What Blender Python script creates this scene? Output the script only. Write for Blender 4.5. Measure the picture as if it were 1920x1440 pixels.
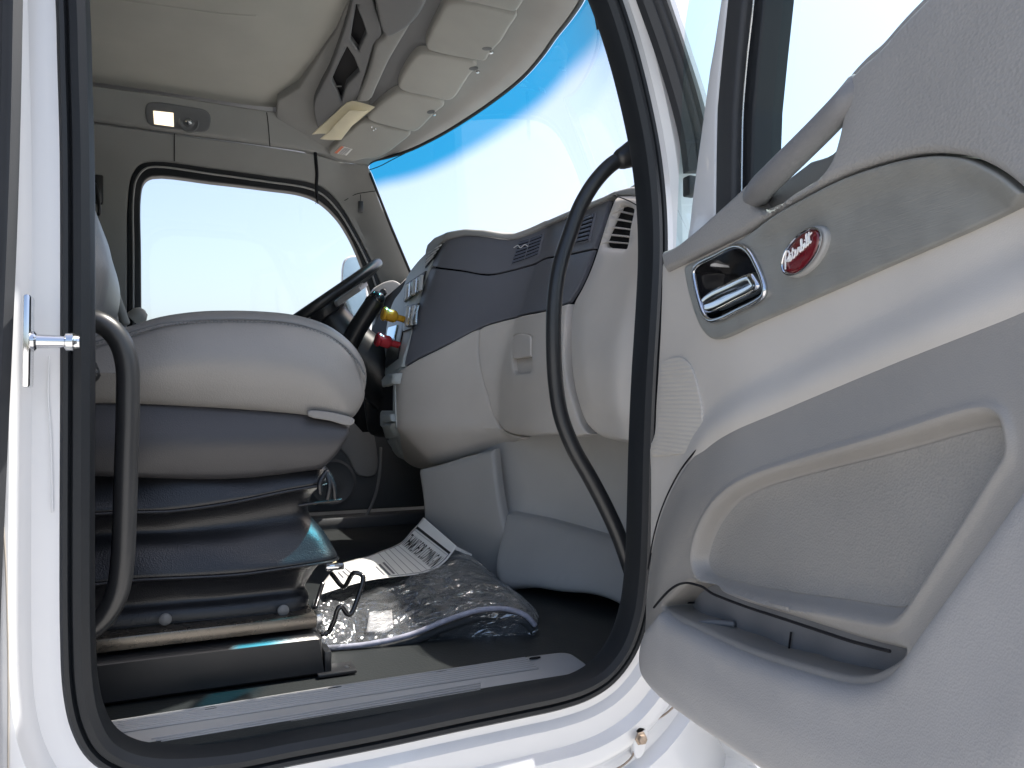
import bpy, bmesh, math, random
import numpy as np
from mathutils import Vector, Matrix, noise
from mathutils.geometry import delaunay_2d_cdt
random.seed(3)
R = math.radians
sc = bpy.context.scene
for o in list(bpy.data.objects):
    bpy.data.objects.remove(o)

# ------------------------------------------------------------------ camera
FPX = 1442.0                       # focal length in pixels of a 1920 wide picture
YAW, PITCH = R(24.0), R(1.39)
CAM = np.array([0.0, 0.0, 1.71])
fwd = np.array([math.sin(YAW)*math.cos(PITCH), math.cos(YAW)*math.cos(PITCH), math.sin(PITCH)])
rgt = np.array([math.cos(YAW), -math.sin(YAW), 0.0])
upv = np.cross(rgt, fwd)
cd = bpy.data.cameras.new('camera')
cam = bpy.data.objects.new('camera', cd)
sc.collection.objects.link(cam)
cam.location = CAM
cam.rotation_euler = (R(90)+PITCH, 0, -YAW)
cd.sensor_width = 36.0
cd.lens = FPX/1920*36.0
cd.clip_start = 0.02
cd.clip_end = 3000
sc.camera = cam
sc.render.resolution_x, sc.render.resolution_y = 1024, 768

# ------------------------------------------------------------------ light
SUN_EL, SUN_AZ = R(61.5), R(1)      # azimuth from +X (truck's nose) towards +Y
w = bpy.data.worlds.new("World")
sc.world = w
w.use_nodes = True
wn = w.node_tree
sky = wn.nodes.new('ShaderNodeTexSky')
sky.sky_type = 'NISHITA'
sky.sun_disc = False
sky.sun_elevation = SUN_EL
sky.sun_rotation = math.pi/2 - SUN_AZ
sky.air_density = 1.0
sky.dust_density = 4.0
sky.ozone_density = 1.0
bg = wn.nodes['Background']
bg.inputs['Strength'].default_value = 0.15
wn.links.new(sky.outputs[0], bg.inputs[0])
sl = bpy.data.lights.new('sun', 'SUN')
sl.energy = 4.5
sl.angle = R(0.53)
sl.color = (1.0, 0.955, 0.88)
so = bpy.data.objects.new('sun', sl)
sc.collection.objects.link(so)
sdir = Vector((math.cos(SUN_EL)*math.cos(SUN_AZ), math.cos(SUN_EL)*math.sin(SUN_AZ), math.sin(SUN_EL)))
so.rotation_euler = sdir.to_track_quat('Z', 'Y').to_euler()
so.location = (3, 2, 6)
sc.view_settings.view_transform = 'Standard'
sc.view_settings.look = 'None'
sc.view_settings.gamma = 1.0
sc.view_settings.exposure = 1.18
sc.cycles.max_bounces = 10
sc.cycles.diffuse_bounces = 5
sc.cycles.glossy_bounces = 4
sc.cycles.transparent_max_bounces = 12
sc.cycles.transmission_bounces = 6
sc.cycles.sample_clamp_indirect = 6.0

# ------------------------------------------------------------------ rays and surfaces
def ray(px, py):
    d = fwd + rgt*((px-960)/FPX) + upv*((720-py)/FPX)
    return d
def onY(px, py, Y):
    d = ray(px, py); return Vector(CAM + d*(Y/d[1]))
def onX(px, py, X):
    d = ray(px, py); return Vector(CAM + d*(X/d[0]))
def onZ(px, py, Z):
    d = ray(px, py); return Vector(CAM + d*((Z-CAM[2])/d[2]))

class Surf:
    """graph surface: one world axis as a function of the other two"""
    def __init__(s, axis, fn, sgn):
        s.axis, s.fn, s.sgn = axis, fn, sgn
    def pt(s, a, b, h=0.0):
        v = s.fn(a, b) + s.sgn*h
        if s.axis == 'X': return (v, a, b)
        if s.axis == 'Y': return (a, v, b)
        return (a, b, v)
    def px(s, px, py, h=0.0):
        d = ray(px, py)
        def f(t):
            p = CAM + d*t
            if s.axis == 'X': return p[0]-s.fn(p[1], p[2])-s.sgn*h
            if s.axis == 'Y': return p[1]-s.fn(p[0], p[2])-s.sgn*h
            return p[2]-s.fn(p[0], p[1])-s.sgn*h
        t0, f0 = 0.4, f(0.4)
        t = t0
        while t < 7:
            t1 = t+0.04
            f1 = f(t1)
            if f0*f1 <= 0:
                lo, hi = t, t1
                for _ in range(30):
                    m = (lo+hi)/2
                    if f(lo)*f(m) <= 0: hi = m
                    else: lo = m
                p = CAM + d*((lo+hi)/2)
                return {'X': (p[1], p[2]), 'Y': (p[0], p[2]), 'Z': (p[0], p[1])}[s.axis]
            t, f0 = t1, f1
        raise ValueError('no hit %s %s' % (px, py))
class Frame:
    """flat frame: origin, a along U, b along V, h along N"""
    def __init__(s, o, U, V, N):
        s.o, s.U, s.V, s.N = [np.array(x, float) for x in (o, U, V, N)]
        s.U /= np.linalg.norm(s.U); s.V /= np.linalg.norm(s.V); s.N /= np.linalg.norm(s.N)
    def pt(s, a, b, h=0.0):
        return tuple(s.o + s.U*a + s.V*b + s.N*h)
    def px(s, px, py, h=0.0):
        d = ray(px, py)
        o = s.o + s.N*h
        t = np.dot(o-CAM, s.N)/np.dot(d, s.N)
        p = CAM + d*t - o
        return (float(np.dot(p, s.U)), float(np.dot(p, s.V)))

def P(surf, pts, h=0.0):
    out = []
    for p in pts:
        q = surf.px(p[0], p[1], h)
        out.append((q[0], q[1]) + ((1,) if len(p) > 2 else ()))
    return out

def cr(pts, k=6, closed=False):
    """Catmull-Rom through points of any dimension; a trailing flag (longer tuple than the first) marks a corner"""
    dim = min(len(p) for p in pts)
    if isinstance(pts[0], Vector): dim = 3
    sharp = [len(p) > dim for p in pts]
    A = [np.array(tuple(p)[:dim], float) for p in pts]
    n = len(A)
    out = []
    rng = range(n if closed else n-1)
    for i in rng:
        p1, p2 = A[i], A[(i+1) % n]
        p0 = A[i-1] if (closed or i > 0) else 2*p1-p2
        p3 = A[(i+2) % n] if (closed or i+2 < n) else 2*p2-p1
        if sharp[i]: p0 = 2*p1-p2
        if sharp[(i+1) % n]: p3 = 2*p2-p1
        # centripetal parametrisation keeps uneven spacing tidy
        d1 = max(np.linalg.norm(p1-p0), 1e-6)**.5; d2 = max(np.linalg.norm(p2-p1), 1e-6)**.5; d3 = max(np.linalg.norm(p3-p2), 1e-6)**.5
        m1 = (p2-p1) + d2*((p1-p0)/d1 - (p2-p0)/(d1+d2)) * 1.0
        m2 = (p2-p1) + d2*((p3-p2)/d3 - (p3-p1)/(d2+d3)) * 1.0
        for j in range(k):
            t = j/k
            out.append((2*t**3-3*t*t+1)*p1 + (t**3-2*t*t+t)*m1 + (-2*t**3+3*t*t)*p2 + (t**3-t*t)*m2)
    if not closed: out.append(A[-1])
    return out

def resample(poly, sp):
    out = []
    n = len(poly)
    for i in range(n):
        a, b = np.array(poly[i]), np.array(poly[(i+1) % n])
        L = np.linalg.norm(b-a)
        if L < 1e-5: continue
        k = max(1, int(math.ceil(L/sp)))
        for j in range(k):
            out.append(a+(b-a)*j/k)
    return out

def seg_dist(Q, poly):
    Q = np.asarray(Q, float); A = np.asarray(poly, float); B = np.roll(A, -1, 0)
    best = np.full(len(Q), 1e9)
    for i in range(len(A)):
        ab = B[i]-A[i]
        L = ab.dot(ab)
        if L < 1e-14: continue
        t = np.clip(((Q-A[i])@ab)/L, 0, 1)
        d = np.hypot(Q[:, 0]-A[i, 0]-t*ab[0], Q[:, 1]-A[i, 1]-t*ab[1])
        best = np.minimum(best, d)
    return best
def inside(Q, poly):
    Q = np.asarray(Q, float); A = np.asarray(poly, float); B = np.roll(A, -1, 0)
    c = np.zeros(len(Q), bool)
    for i in range(len(A)):
        y0, y1 = A[i, 1], B[i, 1]
        if y0 == y1: continue
        m = ((y0 > Q[:, 1]) != (y1 > Q[:, 1]))
        xi = A[i, 0] + (Q[:, 1]-y0)*(B[i, 0]-A[i, 0])/(y1-y0)
        c ^= m & (Q[:, 0] < xi)
    return c
def sdf(Q, poly):
    d = seg_dist(Q, poly)
    return np.where(inside(Q, poly), d, -d)      # positive inside
def sstep(x):
    x = np.clip(x, 0, 1); return x*x*(3-2*x)

# ------------------------------------------------------------------ materials
M = {}
def mat(name, col, rough=0.5, metal=0.0, grain=0.0, gscale=500.0, spec=0.5, coat=0.0, var=0.06, vscale=6.0, kind='noise', emis=None, estr=0.0, aniso=None, alpha=1.0, sheen=0.0, dirt=None):
    m = bpy.data.materials.new(name); m.use_nodes = True
    nt = m.node_tree; b = nt.nodes['Principled BSDF']
    b.inputs['Roughness'].default_value = rough
    b.inputs['Metallic'].default_value = metal
    b.inputs['Specular IOR Level'].default_value = spec
    b.inputs['Coat Weight'].default_value = coat
    b.inputs['Coat Roughness'].default_value = 0.06
    b.inputs['Sheen Weight'].default_value = sheen
    b.inputs['Alpha'].default_value = alpha
    tc = nt.nodes.new('ShaderNodeTexCoord')
    nz = nt.nodes.new('ShaderNodeTexNoise'); nz.inputs['Scale'].default_value = vscale; nz.inputs['Detail'].default_value = 5
    nt.links.new(tc.outputs['Object'], nz.inputs['Vector'])
    mr = nt.nodes.new('ShaderNodeMapRange')
    mr.inputs['From Min'].default_value = .3; mr.inputs['From Max'].default_value = .7
    mr.inputs['To Min'].default_value = 1-var; mr.inputs['To Max'].default_value = 1+var
    nt.links.new(nz.outputs['Fac'], mr.inputs['Value'])
    mx = nt.nodes.new('ShaderNodeVectorMath'); mx.operation = 'SCALE'
    mx.inputs[0].default_value = col
    nt.links.new(mr.outputs[0], mx.inputs['Scale'])
    csock = mx.outputs[0]
    if dirt:
        dz = nt.nodes.new('ShaderNodeTexNoise'); dz.inputs['Scale'].default_value = dirt[1]; dz.inputs['Detail'].default_value = 8; dz.inputs['Roughness'].default_value = .7
        nt.links.new(tc.outputs['Object'], dz.inputs['Vector'])
        dr = nt.nodes.new('ShaderNodeMapRange'); dr.inputs['From Min'].default_value = dirt[2]; dr.inputs['From Max'].default_value = dirt[2]+.12; dr.inputs['To Max'].default_value = dirt[3]
        nt.links.new(dz.outputs['Fac'], dr.inputs['Value'])
        dm = nt.nodes.new('ShaderNodeMix'); dm.data_type = 'RGBA'
        nt.links.new(dr.outputs[0], dm.inputs['Factor']); nt.links.new(csock, dm.inputs[6]); dm.inputs[7].default_value = (*dirt[0], 1)
        csock = dm.outputs[2]
    nt.links.new(csock, b.inputs['Base Color'])
    rr = nt.nodes.new('ShaderNodeMapRange')
    rr.inputs['From Min'].default_value = .3; rr.inputs['From Max'].default_value = .7
    rr.inputs['To Min'].default_value = max(0, rough-.05); rr.inputs['To Max'].default_value = min(1, rough+.05)
    nt.links.new(nz.outputs['Fac'], rr.inputs['Value']); nt.links.new(rr.outputs[0], b.inputs['Roughness'])
    if grain > 0:
        if kind == 'cell':
            g = nt.nodes.new('ShaderNodeTexVoronoi'); g.feature = 'F1'; out = g.outputs['Distance']
        elif kind == 'wave':
            g = nt.nodes.new('ShaderNodeTexWave'); g.wave_type = 'BANDS'; g.bands_direction = 'Z'; out = g.outputs['Fac']
        elif kind == 'brush':
            g = nt.nodes.new('ShaderNodeTexNoise'); g.inputs['Detail'].default_value = 3; out = g.outputs['Fac']
        else:
            g = nt.nodes.new('ShaderNodeTexNoise'); g.inputs['Detail'].default_value = 2; out = g.outputs['Fac']
        g.inputs['Scale'].default_value = gscale
        if kind == 'brush':
            mp = nt.nodes.new('ShaderNodeMapping'); mp.inputs['Rotation'].default_value = (0, R(18), 0); mp.inputs['Scale'].default_value = (.04, .04, 1.0)
            nt.links.new(tc.outputs['Object'], mp.inputs['Vector']); nt.links.new(mp.outputs[0], g.inputs['Vector'])
        else:
            nt.links.new(tc.outputs['Object'], g.inputs['Vector'])
        bp = nt.nodes.new('ShaderNodeBump'); bp.inputs['Strength'].default_value = grain; bp.inputs['Distance'].default_value = 0.0005
        nt.links.new(out, bp.inputs['Height']); nt.links.new(bp.outputs[0], b.inputs['Normal'])
    if emis:
        b.inputs['Emission Color'].default_value = (*emis, 1); b.inputs['Emission Strength'].default_value = estr
    M[name] = m
    return m

mat('white_paint', (.57, .58, .60), .22, coat=.6, var=.015, vscale=3, dirt=((.45, .40, .33), 9, .66, .35))
mat('white_paint_clean', (.57, .58, .60), .25, coat=.5, var=.01)
mat('rubber', (.010, .012, .015), .5, grain=.12, gscale=900, spec=.35)
mat('rubber_dull', (.022, .024, .028), .6, grain=.2, gscale=700)
mat('black_metal', (.016, .017, .019), .33, grain=.06, gscale=1200, spec=.5)
mat('black_gloss', (.012, .012, .014), .12, spec=.6)
mat('black_flat', (.008, .008, .010), .7, spec=.2)
mat('chrome', (.62, .63, .65), .07, metal=1.0, var=.02)
mat('steel', (.55, .56, .57), .28, metal=1.0, var=.1, vscale=60)
mat('rusty', (.30, .24, .19), .5, metal=.6, var=.3, vscale=120)
mat('grey_pad', (.255, .25, .245), .5, grain=.9, gscale=330, kind='cell', spec=.45)
mat('grey_light', (.60, .565, .525), .52, grain=.35, gscale=700, kind='noise', spec=.45)
mat('grey_panel', (.49, .462, .43), .5, grain=.35, gscale=800, kind='noise', spec=.5)
mat('grey_mid', (.30, .30, .295), .46, grain=.3, gscale=700, spec=.5)
mat('grey_kick', (.39, .385, .375), .36, grain=.3, gscale=500, spec=.4)
mat('grey_dark', (.13, .135, .14), .5, grain=.3, gscale=500, spec=.4)
mat('charcoal', (.145, .152, .178), .42, grain=.4, gscale=600, kind='cell', spec=.45)
mat('ribbed', (.50, .47, .43), .55, grain=1.0, gscale=50, kind='wave')
mat('speaker_cloth', (.245, .235, .222), .6, grain=1.0, gscale=420, kind='cell', spec=.3)
mat('accent', (.25, .25, .235), .36, metal=.25, grain=.8, gscale=800, kind='brush', var=.08, vscale=25)
mat('headliner', (.40, .395, .355), .95, grain=.4, gscale=900, spec=.1, sheen=.2)
mat('trim_fabric', (.30, .30, .288), .8, grain=.3, gscale=900, spec=.2)
mat('visor_fabric', (.35, .345, .32), .75, grain=.3, gscale=900, spec=.25)
mat('leather', (.20, .193, .185), .38, grain=.5, gscale=420, kind='cell', spec=.5)
mat('vinyl', (.008, .009, .012), .36, grain=.6, gscale=450, kind='cell', spec=.5)
mat('floor_vinyl', (.014, .017, .018), .5, grain=1.0, gscale=200, kind='noise', spec=.45)
mat('sill_plate', (.29, .29, .29), .38, grain=.2, gscale=900, spec=.5, dirt=((.30, .28, .24), 40, .60, .35))
mat('paper', (.80, .80, .78), .8, var=.02, vscale=14, spec=.2)
mat('cream_paper', (.80, .74, .55), .8, var=.05, vscale=14, spec=.2)
mat('ink', (.02, .02, .022), .7)
mat('ink_grey', (.16, .16, .18), .7)
mat('yellow_plastic', (.75, .42, .04), .25, coat=.3)
mat('red_plastic', (.45, .03, .04), .22, coat=.4)
mat('red_enamel', (.11, .005, .010), .12, coat=.9)
mat('switch_grey', (.48, .52, .52), .4)
mat('white_plastic', (.7, .7, .7), .4)
mat('label_red', (.7, .22, .12), .6)
mat('lint', (.20, .195, .19), .95, grain=1.0, gscale=300)
mat('script_white', (.8, .8, .8), .3, metal=.3)
mat('vent_slat', (.10, .115, .16), .4)
mat('sealant', (.42, .38, .33), .7)
mat('grey_firewall', (.50, .49, .47), .5, grain=.3, gscale=700, spec=.5)
mat('pocket_shade', (.15, .155, .17), .42, grain=.3, gscale=650, kind='cell', spec=.5)  # door plastic darkened and blued: the pocket's shade is in the colour
mat('grey_bar_shade', (.16, .16, .165), .5, grain=.5, gscale=330, kind='cell')  # darker copy of the pad grey, with the bar's shading put in
mat('concrete', (.40, .39, .37), .85, var=.15, vscale=.6, grain=.5, gscale=60)
mat('lamp_lens', (.9, .82, .68), .3, emis=(1.0, .82, .58), estr=.7)
mat('lamp_led', (1, .95, .85), .3, emis=(1.0, .93, .78), estr=5)
mat('mirror_glass', (.50, .68, .80), .03, metal=1.0, var=0)  # blue of the reflected sky is put into the tint

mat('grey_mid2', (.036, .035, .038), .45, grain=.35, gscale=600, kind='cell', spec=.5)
mat('rail_metal', (.145, .13, .112), .28, metal=.8, var=.12, vscale=40)
mat('strap', (.62, .55, .38), .7, grain=.8, gscale=300)
mat('mat_carpet', (.045, .048, .052), .9, grain=1.0, gscale=260)
mat('mat_edge', (.28, .29, .36), .6, grain=.6, gscale=160, var=.25, vscale=70)
mat('card', (.62, .62, .64), .6, var=.1, vscale=30)
def glass(name, tint=(1, 1, 1), gloss=.06, band=None):
    m = bpy.data.materials.new(name); m.use_nodes = True
    nt = m.node_tree; nt.nodes.clear()
    out = nt.nodes.new('ShaderNodeOutputMaterial')
    tr = nt.nodes.new('ShaderNodeBsdfTransparent'); gl = nt.nodes.new('ShaderNodeBsdfGlossy')
    gl.inputs['Roughness'].default_value = .02
    mx = nt.nodes.new('ShaderNodeMixShader')
    fr = nt.nodes.new('ShaderNodeLayerWeight'); pw = nt.nodes.new('ShaderNodeMath'); pw.operation = 'POWER'; pw.inputs[1].default_value = 4.5
    ma = nt.nodes.new('ShaderNodeMath'); ma.operation = 'MULTIPLY_ADD'; ma.inputs[1].default_value = .8; ma.inputs[2].default_value = .045
    nt.links.new(fr.outputs['Facing'], pw.inputs[0]); nt.links.new(pw.outputs[0], ma.inputs[0]); nt.links.new(ma.outputs[0], mx.inputs[0])
    nt.links.new(tr.outputs[0], mx.inputs[1]); nt.links.new(gl.outputs[0], mx.inputs[2])
    tr.inputs['Color'].default_value = (*tint, 1)
    if band:                                   # band = colour; mesh colour attribute "shade" holds distance below the top edge
        at = nt.nodes.new('ShaderNodeAttribute'); at.attribute_name = 'below_top'
        mr = nt.nodes.new('ShaderNodeMapRange'); mr.interpolation_type = 'SMOOTHSTEP'
        mr.inputs['From Min'].default_value = .050; mr.inputs['From Max'].default_value = .112
        nt.links.new(at.outputs['Fac'], mr.inputs['Value'])
        mc = nt.nodes.new('ShaderNodeMix'); mc.data_type = 'RGBA'
        mc.inputs[6].default_value = (*band, 1); mc.inputs[7].default_value = (*tint, 1)
        nt.links.new(mr.outputs[0], mc.inputs['Factor']); nt.links.new(mc.outputs[2], tr.inputs['Color'])
    nt.links.new(mx.outputs[0], out.inputs[0])
    M[name] = m
glass('clear_glass', (.97, .95, .93))
glass('windshield_glass', (.97, .95, .93), band=(.05, .42, .60))
glass('door_glass', (.80, .96, .97))
mat('grey_mid2d', (.262, .248, .232), .42, grain=.35, gscale=650, kind='cell', spec=.5)
mat('grey_front', (.325, .315, .31), .5, grain=.5, gscale=520, kind='cell', spec=.45)
def film_mat():
    m = bpy.data.materials.new('plastic_film'); m.use_nodes = True
    nt = m.node_tree; nt.nodes.clear()
    out = nt.nodes.new('ShaderNodeOutputMaterial')
    tr = nt.nodes.new('ShaderNodeBsdfTransparent'); gl = nt.nodes.new('ShaderNodeBsdfGlossy'); df = nt.nodes.new('ShaderNodeBsdfDiffuse')
    gl.inputs['Roughness'].default_value = .12; gl.inputs['Color'].default_value = (.95, .97, 1, 1)
    df.inputs['Color'].default_value = (.75, .78, .82, 1)
    tc = nt.nodes.new('ShaderNodeTexCoord')
    n1 = nt.nodes.new('ShaderNodeTexNoise'); n1.inputs['Scale'].default_value = 13; n1.inputs['Detail'].default_value = 4; n1.inputs['Distortion'].default_value = 1.6
    nt.links.new(tc.outputs['Object'], n1.inputs['Vector'])
    vo = nt.nodes.new('ShaderNodeTexVoronoi'); vo.feature = 'DISTANCE_TO_EDGE'; vo.inputs['Scale'].default_value = 14
    mixv = nt.nodes.new('ShaderNodeVectorMath'); mixv.operation = 'MULTIPLY_ADD'
    nt.links.new(n1.outputs['Color'], mixv.inputs[0]); mixv.inputs[1].default_value = (.09, .09, .09); nt.links.new(tc.outputs['Object'], mixv.inputs[2])
    nt.links.new(mixv.outputs[0], vo.inputs['Vector'])
    ad = nt.nodes.new('ShaderNodeMath'); ad.operation = 'ADD'
    nt.links.new(n1.outputs['Fac'], ad.inputs[0]); nt.links.new(vo.outputs['Distance'], ad.inputs[1])
    bp = nt.nodes.new('ShaderNodeBump'); bp.inputs['Strength'].default_value = 1.0; bp.inputs['Distance'].default_value = .012
    nt.links.new(ad.outputs[0], bp.inputs['Height'])
    nt.links.new(bp.outputs[0], gl.inputs['Normal'])
    fr = nt.nodes.new('ShaderNodeLayerWeight'); fr.inputs['Blend'].default_value = .35
    nt.links.new(bp.outputs[0], fr.inputs['Normal'])
    mr = nt.nodes.new('ShaderNodeMapRange'); mr.inputs['To Min'].default_value = .20; mr.inputs['To Max'].default_value = .75
    nt.links.new(fr.outputs['Facing'], mr.inputs['Value'])
    m0 = nt.nodes.new('ShaderNodeMixShader'); m0.inputs[0].default_value = .06
    nt.links.new(tr.outputs[0], m0.inputs[1]); nt.links.new(df.outputs[0], m0.inputs[2])
    m1 = nt.nodes.new('ShaderNodeMixShader')
    nt.links.new(mr.outputs[0], m1.inputs[0]); nt.links.new(m0.outputs[0], m1.inputs[1]); nt.links.new(gl.outputs[0], m1.inputs[2])
    nt.links.new(m1.outputs[0], out.inputs[0])
    M['plastic_film'] = m
film_mat()

def open_dist(Q, line):
    Q = np.asarray(Q, float); best = np.full(len(Q), 1e9)
    A = np.asarray(line, float)
    for i in range(len(A)-1):
        ab = A[i+1]-A[i]; t = np.clip(((Q-A[i])@ab)/max(ab.dot(ab), 1e-12), 0, 1)
        best = np.minimum(best, np.hypot(*(Q-A[i]-t[:, None]*ab).T))
    return best
# ------------------------------------------------------------------ object helpers
def link(o, parent=None):
    sc.collection.objects.link(o)
    if parent is not None:
        o.parent = parent
        o.matrix_parent_inverse = (Matrix.Translation(parent.location)).inverted() if parent.type == 'EMPTY' else Matrix.Identity(4)
    return o
def thing(name, label, cat, loc=(0, 0, 0), group=None, kind=None):
    o = bpy.data.objects.new(name, None); o.location = loc; o.empty_display_size = .05
    sc.collection.objects.link(o)
    o['label'] = label; o['category'] = cat
    if group: o['group'] = group
    if kind: o['kind'] = kind
    return o
def tag(o, label=None, cat=None, group=None, kind=None):
    if label: o['label'] = label
    if cat: o['category'] = cat
    if group: o['group'] = group
    if kind: o['kind'] = kind
    return o
def mk(name, V, Fc, m, parent=None, sharp=35, label=None):
    me = bpy.data.meshes.new(name)
    me.from_pydata([tuple(map(float, v)) for v in V], [], Fc)
    me.polygons.foreach_set('use_smooth', [True]*len(me.polygons))
    me.update()
    bm = bmesh.new(); bm.from_mesh(me); bmesh.ops.recalc_face_normals(bm, faces=bm.faces); bm.to_mesh(me); bm.free()
    if sharp: me.set_sharp_from_angle(angle=R(sharp))
    me.materials.append(M[m])
    o = bpy.data.objects.new(name, me)
    link(o, parent)
    if label: o['label'] = label
    return o

def relief(name, surf, outline, m, parent=None, h=0.0, rnd=.004, depth=.01, sp=.02, hf=None, holes=(), label=None, sharp=35, dense=()):
    """dense = (line, closed, [offsets]) adds vertices along offset lines where the height steps;
    a moulded panel: outline in the surface's (a, b), pushed out by h, edges rounded by rnd, with a skirt of the given depth"""
    rs = max(rnd*1.2, .004)
    out = resample([tuple(p)[:2] for p in outline], min(sp, max(rs, .008)))
    loops = [out] + [resample([tuple(p)[:2] for p in hl], min(sp, max(rs, .008))) for hl in holes]
    pts = []; edges = []
    for lp in loops:
        s0 = len(pts); pts += [np.array(p) for p in lp]
        edges += [(s0+i, s0+(i+1) % len(lp)) for i in range(len(lp))]
    nb = len(pts)
    extra = []
    if rnd > 0:
        for lp in loops:
            A = np.array(lp); T = np.roll(A, -1, 0)-np.roll(A, 1, 0)
            T /= np.maximum(np.linalg.norm(T, axis=1), 1e-9)[:, None]
            Nn = np.stack([-T[:, 1], T[:, 0]], 1)
            for fr in (.08, .3, .6, 1.0):
                for sg in (1, -1):
                    extra.append((A+Nn*sg*rnd*fr, rnd*fr))
    lo = np.min(np.array(out), 0); hi = np.max(np.array(out), 0)
    gx = np.arange(lo[0], hi[0]+sp, sp); gy = np.arange(lo[1], hi[1]+sp, sp)
    G = np.array([(x+(sp/2 if j % 2 else 0), y) for j, y in enumerate(gy) for x in gx])
    def sd(Q):
        d = sdf(Q, out)
        for lp in loops[1:]:
            d = np.minimum(d, -sdf(Q, lp))
        return d
    dG = sd(G); G = G[dG > max(rnd*1.15, sp*.45)]
    allp = [np.array(pts)]
    for E, dist in extra:
        dE = sd(E); allp.append(E[dE > dist*.93])
    dpts = []
    for line, clo, offs in dense:
        L = resample([tuple(p)[:2] for p in line], .007) if clo else [np.array(p) for p in np.array(resample([tuple(q)[:2] for q in line], .007))]
        if not clo:
            e = np.array(line[-1][:2]); k = int(np.argmin([np.linalg.norm(p-e) for p in L])); L = L[:k+1]
        A = np.array(L); T = np.roll(A, -1, 0)-np.roll(A, 1, 0)
        if not clo: T[0] = A[1]-A[0]; T[-1] = A[-1]-A[-2]
        T /= np.maximum(np.linalg.norm(T, axis=1), 1e-9)[:, None]; Nn = np.stack([-T[:, 1], T[:, 0]], 1)
        for o_ in offs: dpts.append(A+Nn*o_)
    if dpts:
        dp = np.concatenate(dpts); dp = dp[sd(dp) > max(rnd*1.1, .003)]
        cell = .0018; seen = {}; keep = []
        for p in dp:
            k = (int(p[0]//cell), int(p[1]//cell))
            if k in seen: continue
            seen[k] = 1; keep.append(p)
        dp = np.array(keep)
        cell2 = sp*.6; occ = set((int(p[0]//cell2), int(p[1]//cell2)) for p in dp)
        G = np.array([p for p in G if (int(p[0]//cell2), int(p[1]//cell2)) not in occ]) if len(G) else G
        allp.append(dp)
    if len(G): allp.append(G)
    Q = np.concatenate(allp)
    vin = [Vector((float(q[0]), float(q[1]))) for q in Q]
    r = delaunay_2d_cdt(vin, edges, [], 0, 1e-7)
    ov, of = r[0], r[2]
    Qo = np.array([(v.x, v.y) for v in ov])
    tri = [tuple(f) for f in of]
    cen = np.array([(Qo[list(f)].mean(0)) for f in tri])
    ok = sd(cen) > 0
    tri = [f for f, k in zip(tri, ok) if k]
    D = np.maximum(sd(Qo), 0)
    H = np.full(len(Qo), float(h))
    if hf is not None: H = H + hf(Qo)
    if rnd > 0:
        q = np.clip(1-D/rnd, 0, 1)
        H = H - rnd*(1-np.sqrt(np.maximum(0, 1-q*q)))
    V = [surf.pt(Qo[i, 0], Qo[i, 1], H[i]) for i in range(len(Qo))]
    F_ = list(tri)
    if depth > 0:
        # boundary edges -> skirt
        cnt = {}
        for f in tri:
            for i in range(3):
                e = (f[i], f[(i+1) % 3]); k = (min(e), max(e))
                cnt[k] = None if k in cnt else e
        ring = {}
        for k, e in cnt.items():
            if e is None: continue
            for v in e:
                if v not in ring:
                    ring[v] = len(V)
                    V.append(surf.pt(Qo[v, 0], Qo[v, 1], H[v]+(rnd if rnd > 0 else 0)-max(depth, rnd)))
            F_.append((e[1], e[0], ring[e[0]], ring[e[1]]))
    return mk(name, V, F_, m, parent, sharp=sharp, label=label)

def frames(C, closed=False, up=None):
    C = [np.array(c, float) for c in C]; n = len(C); out = []
    prev = None
    for i in range(n):
        a = C[(i-1) % n] if (closed or i > 0) else C[i]
        b = C[(i+1) % n] if (closed or i < n-1) else C[i]
        T = b-a; T /= np.linalg.norm(T)
        if up is not None:
            B = np.array(up, float)
            N = np.cross(T, B); N /= np.linalg.norm(N); B = np.cross(N, T)
        else:
            if prev is None:
                t = np.array([0, 0, 1.0]) if abs(T[2]) < .9 else np.array([1.0, 0, 0])
                N = np.cross(T, t)
            else: N = prev - T*np.dot(prev, T)
            N /= np.linalg.norm(N); B = np.cross(T, N); prev = N
        out.append((T, N, B))
    return C, out
def tube(name, pts, r, m, parent=None, seg=12, k=6, closed=False, raw=False, label=None, flat=1.0):
    C = pts if raw else cr([tuple(p) for p in pts], k, closed)
    C, fr = frames(C, closed)
    n = len(C)
    rr = (lambda t: r) if not callable(r) else r
    V = []; Fc = []
    rings = []
    def ring(c, N, B, rad):
        s = len(V)
        for j in range(seg):
            a = 2*math.pi*j/seg
            V.append(c + N*math.cos(a)*rad + B*math.sin(a)*rad*flat)
        return s
    for i in range(n):
        T, N, B = fr[i]; rad = rr(i/max(1, n-1))
        if not closed and i == 0:
            for q in (.0, .5, .87):
                rings.append(ring(C[i]-T*rad*.6*math.sqrt(1-q*q), N, B, max(rad*q, rad*.02)))
        rings.append(ring(C[i], N, B, rad))
        if not closed and i == n-1:
            for q in (.87, .5, .0):
                rings.append(ring(C[i]+T*rad*.6*math.sqrt(1-q*q), N, B, max(rad*q, rad*.02)))
    cnt = len(rings)
    for i in range(cnt if closed else cnt-1):
        a, b = rings[i], rings[(i+1) % cnt]
        for j in range(seg):
            Fc.append((a+j, a+(j+1) % seg, b+(j+1) % seg, b+j))
    return mk(name, V, Fc, m, parent, sharp=50, label=label)
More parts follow.
